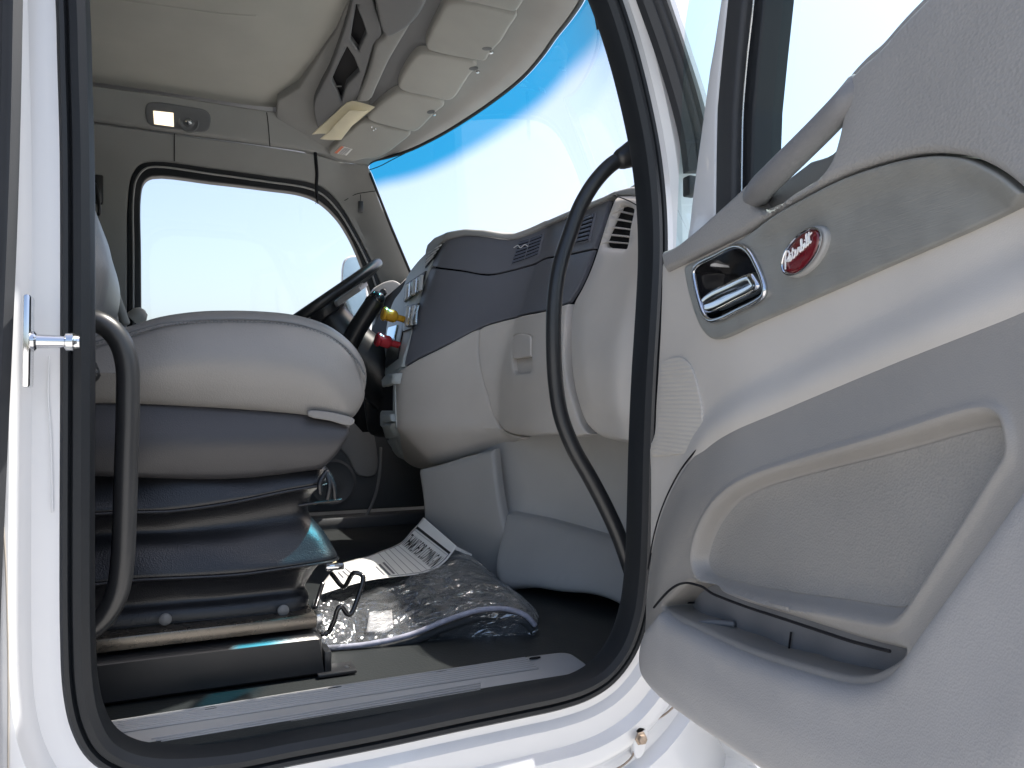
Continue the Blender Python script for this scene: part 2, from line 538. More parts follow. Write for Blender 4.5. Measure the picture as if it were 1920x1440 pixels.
def sweep(name, C, prof, up, m, parent=None, closed=False, label=None, sharp=40, cap=True):
    """profile (n, b) pairs: n across the path in its plane, b along up; closed profile"""
    C, fr = frames(C, closed, up)
    V = []; Fc = []; n = len(C); k = len(prof)
    for i in range(n):
        T, N, B = fr[i]
        for (a, b) in prof: V.append(C[i]+N*a+B*b)
    for i in range(n if closed else n-1):
        j = (i+1) % n
        for q in range(k):
            Fc.append((i*k+q, i*k+(q+1) % k, j*k+(q+1) % k, j*k+q))
    if not closed and cap:
        Fc.append(tuple(range(k))); Fc.append(tuple((n-1)*k+q for q in range(k)))
    return mk(name, V, Fc, m, parent, sharp=sharp, label=label)
def loft(name, surf, outline, rings, m, parent=None, label=None, sharp=45, hf=None):
    """a bull-nosed solid: outline (a, b) moved inwards by inset at height h, for each (h, inset)"""
    A = np.array([tuple(p)[:2] for p in outline], float)
    area = .5*np.sum(A[:, 0]*np.roll(A[:, 1], -1)-np.roll(A[:, 0], -1)*A[:, 1])
    if area < 0: A = A[::-1]
    T = np.roll(A, -1, 0)-np.roll(A, 1, 0); T /= np.maximum(np.linalg.norm(T, axis=1), 1e-9)[:, None]
    Nn = np.stack([-T[:, 1], T[:, 0]], 1)
    V = []; Fc = []; n = len(A)
    for (h, ins) in rings:
        Bp = A+Nn*ins
        for q in Bp:
            V.append(surf.pt(q[0], q[1], h))
    for i in range(len(rings)-1):
        for j in range(n):
            Fc.append((i*n+j, i*n+(j+1) % n, (i+1)*n+(j+1) % n, (i+1)*n+j))
    Fc.append(tuple(range(n))); Fc.append(tuple((len(rings)-1)*n+j for j in range(n)))
    return mk(name, V, Fc, m, parent, sharp=sharp, label=label)
def sheet(name, rows, m, parent=None, k=6, thick=.003, disp=None, label=None, attr=None):
    """smooth surface through a grid of 3D points, with real thickness"""
    R1 = [cr([tuple(p) for p in r], k) for r in rows]
    cols = [cr([tuple(R1[i][j]) for i in range(len(R1))], k) for j in range(len(R1[0]))]
    nu, nv = len(cols), len(cols[0])
    V = []
    for i in range(nu):
        for j in range(nv):
            p = np.array(cols[i][j])
            if disp: p = p+np.array(disp(p))
            V.append(p)
    Fc = [(i*nv+j, i*nv+j+1, (i+1)*nv+j+1, (i+1)*nv+j) for i in range(nu-1) for j in range(nv-1)]
    o = mk(name, V, Fc, m, parent, sharp=60, label=label)
    if thick:
        md = o.modifiers.new('thickness', 'SOLIDIFY'); md.thickness = thick; md.offset = -1
    return o
def box(name, c, size, m, parent=None, rot=None, bev=.002, label=None, seg=2):
    bm = bmesh.new(); bmesh.ops.create_cube(bm, size=1.0)
    for v in bm.verts: v.co = Vector((v.co.x*size[0], v.co.y*size[1], v.co.z*size[2]))
    if bev > 0: bmesh.ops.bevel(bm, geom=bm.edges[:], offset=bev, segments=seg, affect='EDGES', profile=.5)
    mtx = Matrix.Translation(Vector(c)) @ (rot.to_4x4() if rot is not None else Matrix.Identity(4))
    bmesh.ops.transform(bm, matrix=mtx, verts=bm.verts)
    me = bpy.data.meshes.new(name); bm.to_mesh(me); bm.free()
    me.polygons.foreach_set('use_smooth', [True]*len(me.polygons)); me.set_sharp_from_angle(angle=R(40))
    me.materials.append(M[m]); o = bpy.data.objects.new(name, me); link(o, parent)
    if label: o['label'] = label
    return o
def lathe(name, c, axis, prof, m, parent=None, seg=24, label=None):
    """profile (distance along axis, radius)"""
    q = Vector(axis).normalized().to_track_quat('Z', 'Y').to_matrix()
    V = []; Fc = []; n = len(prof)
    for (d, r) in prof:
        for j in range(seg):
            a = 2*math.pi*j/seg
            V.append(Vector(c)+q @ Vector((r*math.cos(a), r*math.sin(a), d)))
    for i in range(n-1):
        for j in range(seg):
            Fc.append((i*seg+j, i*seg+(j+1) % seg, (i+1)*seg+(j+1) % seg, (i+1)*seg+j))
    Fc.append(tuple(range(seg))); Fc.append(tuple((n-1)*seg+j for j in range(seg)))
    return mk(name, V, Fc, m, parent, sharp=40, label=label)
def ellipse(c, ra, rb, tilt=0.0, n=40):
    ct, st = math.cos(tilt), math.sin(tilt)
    return [(c[0]+ra*math.cos(a)*ct-rb*math.sin(a)*st, c[1]+ra*math.cos(a)*st+rb*math.sin(a)*ct) for a in [2*math.pi*i/n for i in range(n)]]
def groove(name, surf, pxs, m, parent, h=.0, w=.0018, k=6, closed=False):
    """a shallow dark joint lying in the panel's surface"""
    q = cr(P(surf, pxs, h), k, closed)
    return tube(name, [surf.pt(p[0], p[1], h) for p in q], w, m, parent, seg=6, raw=True, closed=closed)

# ================================================================== SETTING
g = mk('ground', [(-60, -60, 0), (60, -60, 0), (60, 60, 0), (-60, 60, 0)], [(0, 1, 2, 3)], 'concrete')
g['kind'] = 'structure'; g.scale = (12, 12, 1)

# ================================================================== CAB SHELL
cab = thing('truck_cab', 'white painted truck cab with open doorway edged in black rubber, seen from the passenger side', 'truck cab', (0.3, 1.1, 0.95), kind='thing')
SY = Surf('Y', lambda a, b: 1.10, -1)
S12 = Surf('Y', lambda a, b: 1.12, -1)
open_px = [(132, -120), (140, 60), (146, 300), (147, 700), (146, 1000), (147, 1180), (152, 1280), (166, 1345), (193, 1392), (240, 1420), (310, 1430), (430, 1422), (545, 1400), (700, 1371), (850, 1340), (960, 1318), (1040, 1301), (1090, 1284), (1130, 1258), (1165, 1212), (1187, 1150), (1197, 1080), (1201, 1000), (1205, 840), (1211, 700), (1219, 570), (1223, 470), (1220, 380), (1209, 285), (1190, 190), (1164, 90), (1134, 0), (1100, -80)]
op = P(S12, open_px)
zt = 2.70
op = [(op[0][0], 2.60)] + op[1:] + [(.56, 2.62), (.50, 2.68), (.40, zt), (.10, zt), (-.02, zt-.01), (-.08, 2.66)]
OPEN = [tuple(p) for p in cr(op, 5, True)]
def side_hf(Q):
    d = -sdf(Q, OPEN)
    left = sstep((.03-Q[:, 0])/.10)*sstep((Q[:, 1]-1.12)/.16)
    low = (1-left)*sstep((1.75-Q[:, 1])/.2)
    h = .004*np.sin(np.clip(d/.02, 0, 1)*math.pi)
    h = h + left*.034*sstep((d-.048)/.020) + (1-left)*.010*sstep((d-.030)/.012) - .02*(1-sstep(d/.014))
    h = h + low*(.016*sstep((d-.072)/.012)-.014*sstep((d-.105)/.02)+.02*sstep((d-.145)/.012))
    return h
right = P(SY, [(1254, -40), (1316, 200), (1350, 330), (1362, 420)])
side_out = [(-.9, .95), (1.5, .95), (1.5, 1.62), (1.02, 1.86)] + [(p[0], p[1]) for p in right[::-1]] + [(.60, 2.66), (.45, 2.86), (.2, 2.93), (-.9, 2.93)]
relief('side_body', SY, side_out, 'white_paint', cab, h=0, rnd=.006, depth=.03, sp=.03, hf=side_hf, holes=[OPEN], dense=[(OPEN, True, [sg*k*.006 for k in range(2, 28) for sg in (1, -1)])])
# inner return of the doorway, dark
rtn = [np.array((p[0], 1.13, p[1])) for p in OPEN]
def semi(w, d, n=7):
    return [(w*math.cos(math.pi*i/n), -d*math.sin(math.pi*i/n)) for i in range(n+1)]
path = [np.array((p[0], 1.105, p[1])) for p in resample(OPEN, .02)]
prof = [(.018, .03), (.019, .004), (.015, -.010), (.006, -.016), (-.003, -.012), (-.006, -.004), (-.009, -.010), (-.014, -.011), (-.019, -.005), (-.020, .035)]
s_ = sweep('door_seal', path, prof, (0, 1, 0), 'rubber', cab, closed=True)
path2 = [np.array((p[0], 1.155, p[1])) for p in resample(OPEN, .03)]
sweep('door_jamb', path2, [(.010, -.03), (.010, -.005), (-.016, -.005), (-.016, -.03)], (0, 1, 0), 'rubber_dull', cab, closed=True)

# striker on the B pillar
YS = 1.045
c0 = onY(58, 640, YS); c1 = onY(116, 641, YS)
pk = (c1-c0)
lathe('door_striker', c0, pk, [(0, .012), (.004, .012), (.006, .0085), (.034, .0075), (.036, .011), (.043, .0115), (.045, .0095), (.050, .0085)], 'chrome', cab, 20)
pl = [onY(45, 588, YS), onY(60, 600, YS), onY(60, 690, YS), onY(45, 692, YS)]
zc = (pl[0].z+pl[3].z)/2
box('striker_plate', (c0.x-.003, YS+.004, zc), (.007, .036, .108), 'chrome', cab, bev=.003)
# outer weatherstrips
sweep('outer_weatherstrip', cr([tuple(onY(x, y, 1.055)) for x, y in [(38, -560), (18, -150), (14, 0), (10, 200), (4, 400), (-6, 640), (-18, 900), (-30, 1200), (-36, 1750)]], 5), [(.014, .01), (.016, -.004), (.008, -.014), (.002, -.006), (-.004, -.004), (-.012, -.012), (-.018, -.004), (-.018, .01)], (0, 1, 0), 'rubber_dull', cab)
ap = cr([tuple(onY(x, y, 1.062)) for x, y in [(1058, -420), (1180, -120), (1223, 0), (1258, 100), (1288, 200), (1302, 262), (1309, 322)]], 6)
sweep('pillar_weatherstrip', ap, [(.022, .012), (.022, -.006), (.017, -.013), (.013, -.006), (.004, -.005), (.001, -.014), (-.004, -.006), (-.010, -.006), (-.013, -.014), (-.018, -.008), (-.022, -.004), (-.022, .012)], (0, 1, 0), 'rubber_dull', cab)
pw = onY(1295, 350, 1.06)
box('weatherstrip_end', pw, (.02, .02, .034), 'rubber', cab, bev=.003)
sweep('drip_rail', cr([tuple(onY(x, y, 1.075)) for x, y in [(1090, -420), (1208, -120), (1250, 0), (1284, 100), (1316, 202), (1333, 290)]], 5), [(.006, .02), (.006, -.012), (-.004, -.012), (-.005, .02)], (0, 1, 0), 'white_paint_clean', cab)
# hinge-side cover joint and bolt under the door
groove('panel_joint', SY, [(1275, 1310), (1262, 1326), (1243, 1342), (1215, 1356), (1194, 1362), (1189, 1385), (1187, 1415), (1172, 1432), (1150, 1445)], 'rusty', cab, h=.022, w=.0016)
bc = onY(1201, 1384, 1.065)
lathe('cover_bolt', bc, (0, -1, 0), [(0, .011), (.002, .011), (.003, .0075), (.009, .0075), (.010, .006)], 'rusty', cab, 6)
relief('bolt_boss', SY, [tuple(p) for p in cr(P(SY, [(1194, 1366), (1210, 1364), (1218, 1372), (1217, 1395), (1208, 1420), (1196, 1425)], .03), 4, True)], 'white_paint', cab, h=.026, rnd=.003, depth=.01, sp=.01)
tag(mk('fender_corner', [tuple(onY(x, y, yy)) for x, y, yy in [(1310, 1260, 1.12), (1345, 1330, 1.0), (1420, 1440, .95), (1500, 1560, .9), (1300, 1560, 1.15), (1322, 1400, 1.16)]], [(0, 1, 5), (1, 2, 5), (2, 3, 4, 5)], 'white_paint_clean', cab, sharp=20))

groove('body_seam', SY, [(4, 960), (10, 1040), (14, 1150), (16, 1290), (15, 1480)], 'sealant', cab, h=.036, w=.0011)
groove('sealant_bead', SY, [(92, 668), (90, 740), (94, 800), (97, 880), (98, 960)], 'white_paint_clean', cab, h=.0035, w=.0012)
# far wall and trims
def yfar(X, Z):
    y = 2.95 - .17*float(sstep((Z-2.42)/.34))
    e = X-(.60+.42*(2.55-Z))
    if e > 0: y -= .8*e
    return y
SF = Surf('Y', yfar, -1)
def xws(Y, Z):
    return .67+.27*(1-((max(Y, 1.23)-2.03)/.8)**2)+.42*(2.58-Z)
SW = Surf('X', xws, -1)
win_out_px = [(238, 660), (238, 480), (239, 380), (246, 330), (262, 308), (290, 302), (400, 315), (500, 329), (590, 344), (617, 360), (641, 388), (666, 431), (702, 502), (723, 558), (736, 610), (745, 660)]
win_in_px = [(265, 640), (264, 480), (264, 362), (270, 340), (286, 330), (400, 341), (500, 353), (567, 363), (600, 377), (630, 404), (655, 441), (676, 487), (690, 530), (703, 575), (713, 630)]
def clampz(pts, z):
    return [(p[0], max(p[1], z)) for p in pts]
wo = [tuple(p) for p in cr(P(SF, win_out_px), 5)]; wo = clampz(wo, 1.955)
wi = [tuple(p) for p in cr(P(SF, win_in_px), 5)]; wi = clampz(wi, 1.99)
top_line = P(SF, [(60, 214), (173, 230), (330, 252), (500, 275), (590, 290), (640, 304), (690, 309)])
edge = P(SF, [(694, 322), (735, 425), (775, 520), (800, 585), (826, 650)])
trim = [tuple(p)[:2] for p in cr(top_line, 4)]+[tuple(p)[:2] for p in edge]+[(1.15, 1.7), (1.15, 1.86), (.2, 1.90), (-.9, 1.90), (-.9, top_line[0][1])]
trim = [tuple(p)[:2] for p in cr(top_line, 4)]+[tuple(p)[:2] for p in edge]+[(edge[-1][0], 1.86), (-.9, 1.86), (-.9, top_line[0][1])]
relief('pillar_trim', SF, trim, 'trim_fabric', cab, h=0, rnd=.006, depth=.02, sp=.03, holes=[wo])
relief('window_seal', SF, wo, 'rubber', cab, h=-.004, rnd=.006, depth=.04, sp=.03, holes=[wi])
mid = [((a[0]+b[0])/2, (a[1]+b[1])/2) for a, b in zip(cr(P(SF, win_out_px), 5), cr(P(SF, win_in_px+[win_in_px[-1]]), 5))]
midpx = [(250, 640), (250, 480), (250, 370), (256, 336), (272, 317), (292, 313), (400, 327), (500, 341), (580, 354), (608, 368), (634, 396), (660, 437), (690, 497), (708, 550), (722, 615)]
tube('glass_channel', [SF.pt(q[0], q[1], .003) for q in cr(P(SF, midpx), 5)], .0035, 'grey_mid', cab, seg=8, raw=True)
relief('side_glass', Surf('Y', lambda a, b: 2.985, -1), [(p[0], p[1]) for p in wo], 'clear_glass', cab, rnd=0, depth=0, sp=.2)
relief('far_body', Surf('Y', lambda a, b: 3.05, 1), [(-.9, .95), (1.5, .95), (1.5, 1.7), (1.02, 1.9), (.72, 2.55), (.45, 2.86), (.2, 2.93), (-.9, 2.93)], 'white_paint', cab, rnd=.01, depth=.06, sp=.2, holes=[wo])
# header band above the far window, liner
hb_top = P(SF, [(60, 148), (173, 163), (330, 184), (500, 210), (546, 213), (575, 212), (592, 230)])
hb_bot = P(SF, [(640, 296), (590, 286), (500, 272), (330, 249), (173, 227), (60, 211)])
hb = [(-.9, hb_top[0][1])] + [tuple(p)[:2] for p in cr(hb_top, 4)] + [tuple(p)[:2] for p in cr(hb_bot, 4)] + [(-.9, hb_bot[-1][1])]
relief('door_header', SF, hb, 'trim_fabric', cab, h=.018, rnd=.008, depth=.03, sp=.03)
groove('trim_seam', SF, [(500, 211), (503, 235), (506, 274)], 'black_flat', cab, h=.018, w=.0016)
groove('trim_seam', SF, [(327, 251), (327, 302)], 'black_flat', cab, h=.001, w=.0014)
groove('trim_seam', SF, [(646, 376), (665, 365), (690, 360), (705, 358)], 'black_flat', cab, h=.001, w=.0014)
# dome lamp
dl = relief('dome_lamp', SF, [tuple(p) for p in cr(P(SF, [(275, 196), (292, 192), (345, 199), (385, 207), (394, 216), (393, 238), (384, 247), (340, 243), (290, 237), (276, 229)], .018), 4, True)], 'grey_dark', cab, h=.022, rnd=.004, depth=.012, sp=.01)
LL = P(SF, [(287, 207), (325, 211), (326, 237), (289, 232)], .026)
lz = relief('lamp_lens', SF, LL, 'lamp_lens', dl, h=.026, rnd=.003, depth=.01, sp=.006)
cc = np.mean(np.array(LL), 0)
for i, dx in enumerate((-.018, -.006, .006, .018)):
    p = SF.pt(cc[0]+dx, cc[1]+.004, .0275)
    box('led_chip', p, (.007, .003, .010), 'lamp_led', dl, bev=.001)
cl = SF.px(354, 229, .022); cp = SF.pt(cl[0], cl[1], .020)
lathe('spot_lamp', cp, (0, -1, -.25), [(0, .033), (.003, .033), (.006, .029), (.003, .023), (.002, .018), (.005, .013), (.008, .007), (.0085, .001)], 'grey_dark', dl, 28)
lathe('spot_bulb', Vector(cp)+Vector((0, -.006, -.001)), (0, -1, -.25), [(0, .011), (.003, .010), (.006, .006), (.007, .001)], 'steel', dl, 16)

# headliner
def zlin(X, Y): return 2.70+.12*(1-((Y-2.0)/.95)**2)
SL = Surf('Z', zlin, -1)
lp = P(SL, [(60, 148, 1), (173, 162), (330, 184), (500, 208), (548, 206), (578, 190), (598, 160), (615, 120), (640, 60), (665, 0), (700, -90)])
lp2 = [tuple(p)[:2] for p in cr(lp, 5)]
relief('headliner', SL, [(-.9, lp2[0][1])]+lp2+[(.47, 1.5), (.44, 1.30), (.36, 1.20), (-.9, 1.20)], 'headliner', cab, h=-.006, rnd=.02, depth=.03, sp=.05)
tube('liner_crease', [SL.pt(q[0], q[1], -.0105) for q in cr(P(SL, [(150, -6), (300, 14), (420, 30), (480, 34)]), 5)], .007, 'headliner', cab, seg=16, raw=True)
relief('roof', Surf('Z', lambda a, b: 2.90+.05*(1-((b-2.05)/1.0)**2), 1), [(-.9, 1.06), (.35, 1.06), (.62, 1.5), (.72, 2.05), (.62, 2.6), (.35, 3.04), (-.9, 3.04)], 'white_paint', cab, rnd=.02, depth=.08, sp=.1)
box('rear_wall', (-.92, 2.05, 1.95), (.04, 1.98, 2.0), 'grey_dark', cab, bev=.004)
# front body under and over the windshield
relief('firewall', Surf('X', lambda a, b: 1.16, -1), [(1.08, .95), (3.03, .95), (3.03, 2.0), (1.08, 2.0)], 'black_flat', cab, rnd=0, depth=.03, sp=.3)
relief('cowl', Surf('Z', lambda a, b: 2.02, 1), [(.98, 1.08), (1.5, 1.08), (1.5, 3.03), (.98, 3.03)], 'white_paint', cab, rnd=.01, depth=.05, sp=.2)

# windshield
ws_top_px = [(696, 326), (690, 313), (700, 303), (730, 295), (765, 284), (820, 258), (880, 222), (935, 184), (985, 143), (1020, 103), (1045, 68), (1075, 30), (1098, -10)]
wt = P(SW, ws_top_px)
wt3 = cr(wt, 5)
last = wt3[-1]
nearpts = [(last[0]-.12, last[1]-.025), (1.30, last[1]-.085), (1.22, last[1]-.12)]
topc = [tuple(p)[:2] for p in wt3]+nearpts
farl = P(SW, [(826, 650), (800, 585), (775, 520), (735, 425)])
wsh = [tuple(p)[:2] for p in farl]+topc+[(1.16, 2.40), (1.12, 1.96), (farl[0][0], 1.96)]
wso = relief('windshield', SW, wsh, 'windshield_glass', cab, h=-.004, rnd=0, depth=0, sp=.02)
at = wso.data.attributes.new('below_top', 'FLOAT', 'POINT')
tl0 = [tuple(p)[:2] for p in P(SW, [(703, 303), (745, 290)])]
dl0 = (np.array(tl0[0])-np.array(tl0[1])); dl0 /= np.linalg.norm(dl0)
tline = [tuple(np.array(tl0[0])+dl0*.5)]+[tuple(p)[:2] for p in wt3 if p[0] < tl0[0][0]-.005]+[(last[0]-.3, last[1]-.03)]
vals = [float(v) for v in open_dist(np.array([(v.co.y, v.co.z) for v in wso.data.vertices]), tline)]
at.data.foreach_set('value', vals)
gp = [tuple(p)[:2] for p in farl]+topc
tube('windshield_gasket', [SW.pt(p[0], p[1], .004) for p in gp], .0055, 'rubber', cab, seg=8, raw=True)
tube('loose_seal', [SW.pt(q[0], q[1], .006) for q in cr(P(SW, [(692, 320), (715, 312), (740, 299), (762, 288)]), 5)], .0016, 'rubber', cab, seg=6, raw=True)
# A pillar on the passenger side, inner face
sweep('near_pillar', cr([(.68, 1.17, 2.72), (.775, 1.17, 2.40), (.89, 1.17, 2.06), (.93, 1.17, 1.9)], 5), [(.03, .06), (.03, -.05), (-.02, -.05), (-.03, .06)], (0, 1, 0), 'grey_mid', cab)

# floor, sill plate
relief('cab_floor', Surf('Z', lambda a, b: 1.25, 1), [(-.9, 1.13), (1.14, 1.13), (1.14, 3.0), (-.9, 3.0)], 'floor_vinyl', cab, rnd=0, depth=.05, sp=.1)
def zsill(X, Y): return 1.264-.27*max(0, 1.214-Y)
SS = Surf('Z', zsill, 1)
plate_px = [(175, 1357, 1), (400, 1320), (700, 1273), (900, 1244), (1030, 1225), (1058, 1223), (1085, 1234), (1100, 1247), (1085, 1263), (1020, 1284), (914, 1302), (737, 1340), (560, 1378), (440, 1403), (330, 1419), (290, 1420), (258, 1409), (225, 1386)]
po = [tuple(p)[:2] for p in cr(P(SS, plate_px), 5, True)]
sill = tag(relief('sill_plate', SS, po, 'sill_plate', cab, h=0, rnd=.004, depth=.02, sp=.02))
# ribs: upper set near the inner edge, lower set on the slope
def interp_line(A, B, t): return (A[0]+(B[0]-A[0])*t, A[1]+(B[1]-A[1])*t)
for i in range(7):
    t = i*.052
    a = interp_line((190, 1357), (268, 1412), t*1.0); b = interp_line((985, 1234), (1040, 1278), t*1.35)
    qs = P(SS, [a, interp_line(a, b, .5), b], .001)
    tube('rib', [SS.pt(q[0], q[1], .001) for q in cr(qs, 10)], .0023, 'sill_plate', sill, seg=6, raw=True)
for i in range(11):
    a = (275+i*6, 1392-i*.2+i*1.0); 
    t = i/10
    a = (300+18*i, 1383+i*1.5); b = (960-8*i, 1262+i*3.0)
    y0 = 1386+i*4.2
    a = (285+i*9, y0-(9*i)*.165-0); b = (900, a[1]-(900-a[0])*.170)
    if a[1] > 1412: continue
    qs = P(SS, [a, interp_line(a, b, .5), b], .0)
    tube('rib', [SS.pt(q[0], q[1], .0004) for q in cr(qs, 10)], .0016, 'sill_plate', sill, seg=6, raw=True)
for (x, y) in [(395, 1330), (628, 1292), (828, 1262), (1003, 1235)]:
    q = SS.px(x, y); p = SS.pt(q[0], q[1], .0)
    relief('screw_slot', SS, ellipse(q, .011, .0035, 0, 18), 'black_flat', sill, h=.0026, rnd=.001, depth=.002, sp=.01)

# kick area
def xfw(Y, Z):
    return .93-.47*(Y-1.47)+.12*float(sstep((Z-1.26)/.20))
SK = Surf('X', xfw, -1)
relief('toe_board', SK, [tuple(p)[:2] for p in cr(P(SK, [(936, 1110, 1), (942, 960, 1), (955, 963), (1000, 972), (1060, 988), (1120, 1006), (1180, 1026), (1230, 1040, 1), (1240, 1185, 1), (1180, 1150), (1140, 1128), (1100, 1116), (1040, 1111), (990, 1104)], .05), 4, True)], 'grey_kick', cab, h=.05, rnd=.02, depth=.08, sp=.02)
relief('firewall_trim', SK, P(SK, [(850, 770), (900, 985), (1060, 1010), (1260, 1060), (1260, 770)]), 'grey_firewall', cab, h=.005, rnd=.02, depth=.03, sp=.03)
TF = Frame((.80, 1.85, 1.25), (-.14, .21, 0), (0, 0, 1), (-.21, -.14, 0))
relief('engine_tunnel', TF, [tuple(p)[:2] for p in cr(P(TF, [(786, 881, 1), (796, 940), (798, 1010), (806, 1110, 1), (880, 1140, 1), (948, 1110), (954, 1040), (951, 990), (939, 930), (926, 842, 1), (914, 846), (870, 857), (833, 869)]), 4, True)], 'grey_kick', cab, h=0, rnd=.012, depth=.03, sp=.03, hf=lambda Q: .01*np.sin(Q[:, 1]*9))
box('tunnel_side', (1.10, 2.26, 1.44), (.56, .22, .38), 'black_flat', cab, bev=.02)
# driver side lower door and footwell
SD = Surf('Y', lambda a, b: 2.93, -1)
relief('driver_door_panel', SD, [(-.9, 1.30), (.95, 1.30), (.95, 1.9), (-.9, 1.9)], 'grey_dark', cab, h=0, rnd=.01, depth=.03, sp=.1)
relief('driver_door_insert', SD, [tuple(p)[:2] for p in cr(P(SD, [(560, 775), (675, 778), (694, 800), (705, 830), (704, 890), (672, 891), (650, 855), (620, 825), (560, 790)], .01), 4, True)], 'grey_mid', cab, h=.012, rnd=.006, depth=.02, sp=.03)
tube('door_trim_tube', [tuple(onY(x, y, 2.87)) for x, y in [(714, 840), (712, 885), (706, 920), (693, 955), (676, 985), (655, 1003)]], .006, 'grey_mid', cab, seg=8)
box('driver_step_sill', (.2, 2.88, 1.265), (1.9, .10, .05), 'grey_dark', cab, bev=.008)
q = SD.px(622, 905)
lathe('door_speaker', SD.pt(q[0], q[1], 0), (0, -1, 0), [(0, .09), (.012, .09), (.016, .08), (.010, .07), (.014, .03), (.018, .001)], 'grey_dark', cab, 32)

# ================================================================== OVERHEAD CONSOLE
def zov(X, Y): return 2.70-.18*((Y-2.0)/.85)**2-.3*(X-.85)
SO = Surf('Z', zov, -1)
oc = thing('overhead_console', 'grey overhead console above the windshield with open cubbies and rounded visor flaps', 'overhead console', (.7, 2.0, 2.7))
et = P(SO, [(690, 312, 1), (700, 303), (730, 295), (765, 284), (820, 258), (880, 222), (935, 184), (985, 143), (1020, 103), (1045, 68), (1075, 30), (1098, -10), (1130, -80, 1)])
et = [tuple(p)[:2] for p in cr(et, 4)]
inner = [tuple(p)[:2] for p in P(SO, [(690, -80), (655, 0), (630, 60), (590, 120), (560, 165), (520, 190), (515, 250), (590, 300)])]
relief('header_panel', SO, et+[(.62, 1.22), (.40, 1.22)]+inner, 'trim_fabric', oc, h=0, rnd=.006, depth=.04, sp=.04)
# console box between liner and visors
cb = cr(P(SO, [(705, 20, 1), (722, 68), (706, 82), (698, 110), (686, 150), (668, 192, 1), (692, 190), (706, 165), (728, 118), (768, 50), (805, -20, 1), (760, -60, 1)], .03), 4, True)
relief('console_shell', SO, [tuple(p)[:2] for p in cb], 'trim_fabric', oc, h=.03, rnd=.008, depth=.05, sp=.02)
cpd = cr(P(SO, [(668, -60, 1), (700, -5), (708, 30), (718, 62), (727, 70), (757, 58), (778, 40), (795, 15), (806, -20), (820, -70, 1)], .05), 4, True)
relief('console_pod', SO, [tuple(p)[:2] for p in cpd], 'grey_dark', oc, h=.052, rnd=.012, depth=.06, sp=.02)
cf = cr(P(SO, [(668, -40, 1), (655, 20), (640, 70), (618, 130), (600, 165), (588, 200), (600, 245), (640, 200), (668, 190), (680, 155), (692, 115), (702, 82), (716, 66), (706, 25), (690, -40, 1)], .02), 4, True)
cub1 = P(SO, [(668, 8), (672, 20), (680, 40), (687, 62), (672, 95), (657, 75)], .02)
cub2 = P(SO, [(651, 88), (664, 108), (674, 134), (650, 158), (640, 190), (622, 150)], .02)
relief('cubby_frame', SO, [tuple(p)[:2] for p in cf], 'grey_dark', oc, h=.022, rnd=.006, depth=.05, sp=.02, holes=[[tuple(p)[:2] for p in cub1], [tuple(p)[:2] for p in cub2]])
relief('cubby_lining', SO, [tuple(p)[:2] for p in cf], 'black_flat', oc, h=.003, rnd=0, depth=.01, sp=.05)
tube('cubby_divider', [SO.pt(*SO.px(x, y, .01), .008) for x, y in [(622, 163), (640, 163)]], .002, 'grey_mid', oc, seg=6)
relief('channel_shade', SO, [tuple(p)[:2] for p in P(SO, [(690, 200), (672, 240), (640, 285), (720, 235), (760, 170), (800, 105), (835, 30), (870, -70), (790, -70), (740, 60)], .003)], 'grey_dark', oc, h=.003, rnd=.001, depth=.003, sp=.03)  # dark strip laid in for the shade of the channel beside the flaps
# visor flaps
flaps = {
 'A': [(845, -90, 1), (857, -1), (900, 10), (943, 20), (966, 24), (976, 14), (985, -2), (1030, -80, 1)],
 'B': [(840, 6), (880, 7), (920, 15), (957, 25), (969, 29), (955, 55), (940, 80), (928, 93), (918, 104), (910, 116), (898, 115), (860, 109), (822, 101), (803, 95), (798, 86), (804, 66), (818, 38)],
 'C': [(780, 104), (792, 100), (840, 107), (886, 117), (894, 126), (880, 144), (866, 166), (850, 187), (838, 190), (800, 182), (762, 174), (748, 166), (748, 155), (760, 130)],
 'D': [(738, 176), (748, 173), (790, 180), (826, 190), (833, 199), (818, 212), (805, 226), (780, 248), (765, 247), (727, 238), (697, 229), (689, 222), (700, 207)],
}
SV = .026
for nme in ('A', 'B', 'C', 'D'):
    pts = [tuple(p)[:2] for p in cr(P(SO, flaps[nme], SV), 4, True)]
    v = relief('visor_flap', SO, pts, 'visor_fabric', oc, h=SV, rnd=.010, depth=.03, sp=.012)
for (x, y) in [(913, 94), (888, 131), (808, 212)]:
    q = SO.px(x, y, .03)
    rc = relief('clip_shadow', SO, ellipse(q, .008, .017, .5, 20), 'grey_dark', oc, h=.0265, rnd=.001, depth=.002, sp=.01)  # dark disc on the flap stands in for the shadow at the clip
    p = Vector(SO.pt(q[0]+.010, q[1]-.006, .031))
    lathe('visor_clip', p, (0, 0, -1), [(0, .006), (.004, .006), (.006, .004)], 'steel', oc, 12)
fe = cr(P(SO, [(683, 229), (727, 240), (770, 250), (747, 273), (722, 291), (700, 299), (685, 299), (660, 304), (630, 298), (617, 288), (630, 272), (655, 248)], .02), 4, True)
relief('flat_flap', SO, [tuple(p)[:2] for p in fe], 'visor_fabric', oc, h=.02, rnd=.008, depth=.03, sp=.015)
lb = P(SO, [(640, 274), (661, 280), (650, 292), (627, 287)], .022)
lb0 = relief('warning_label', SO, lb, 'paper', oc, h=.0215, rnd=0, depth=.001, sp=.02)
lb1 = P(SO, [(640, 274), (645, 275.5), (632, 288), (627, 287)], .0222)
relief('label_stripe', SO, lb1, 'label_red', oc, h=.0222, rnd=0, depth=.0005, sp=.02)
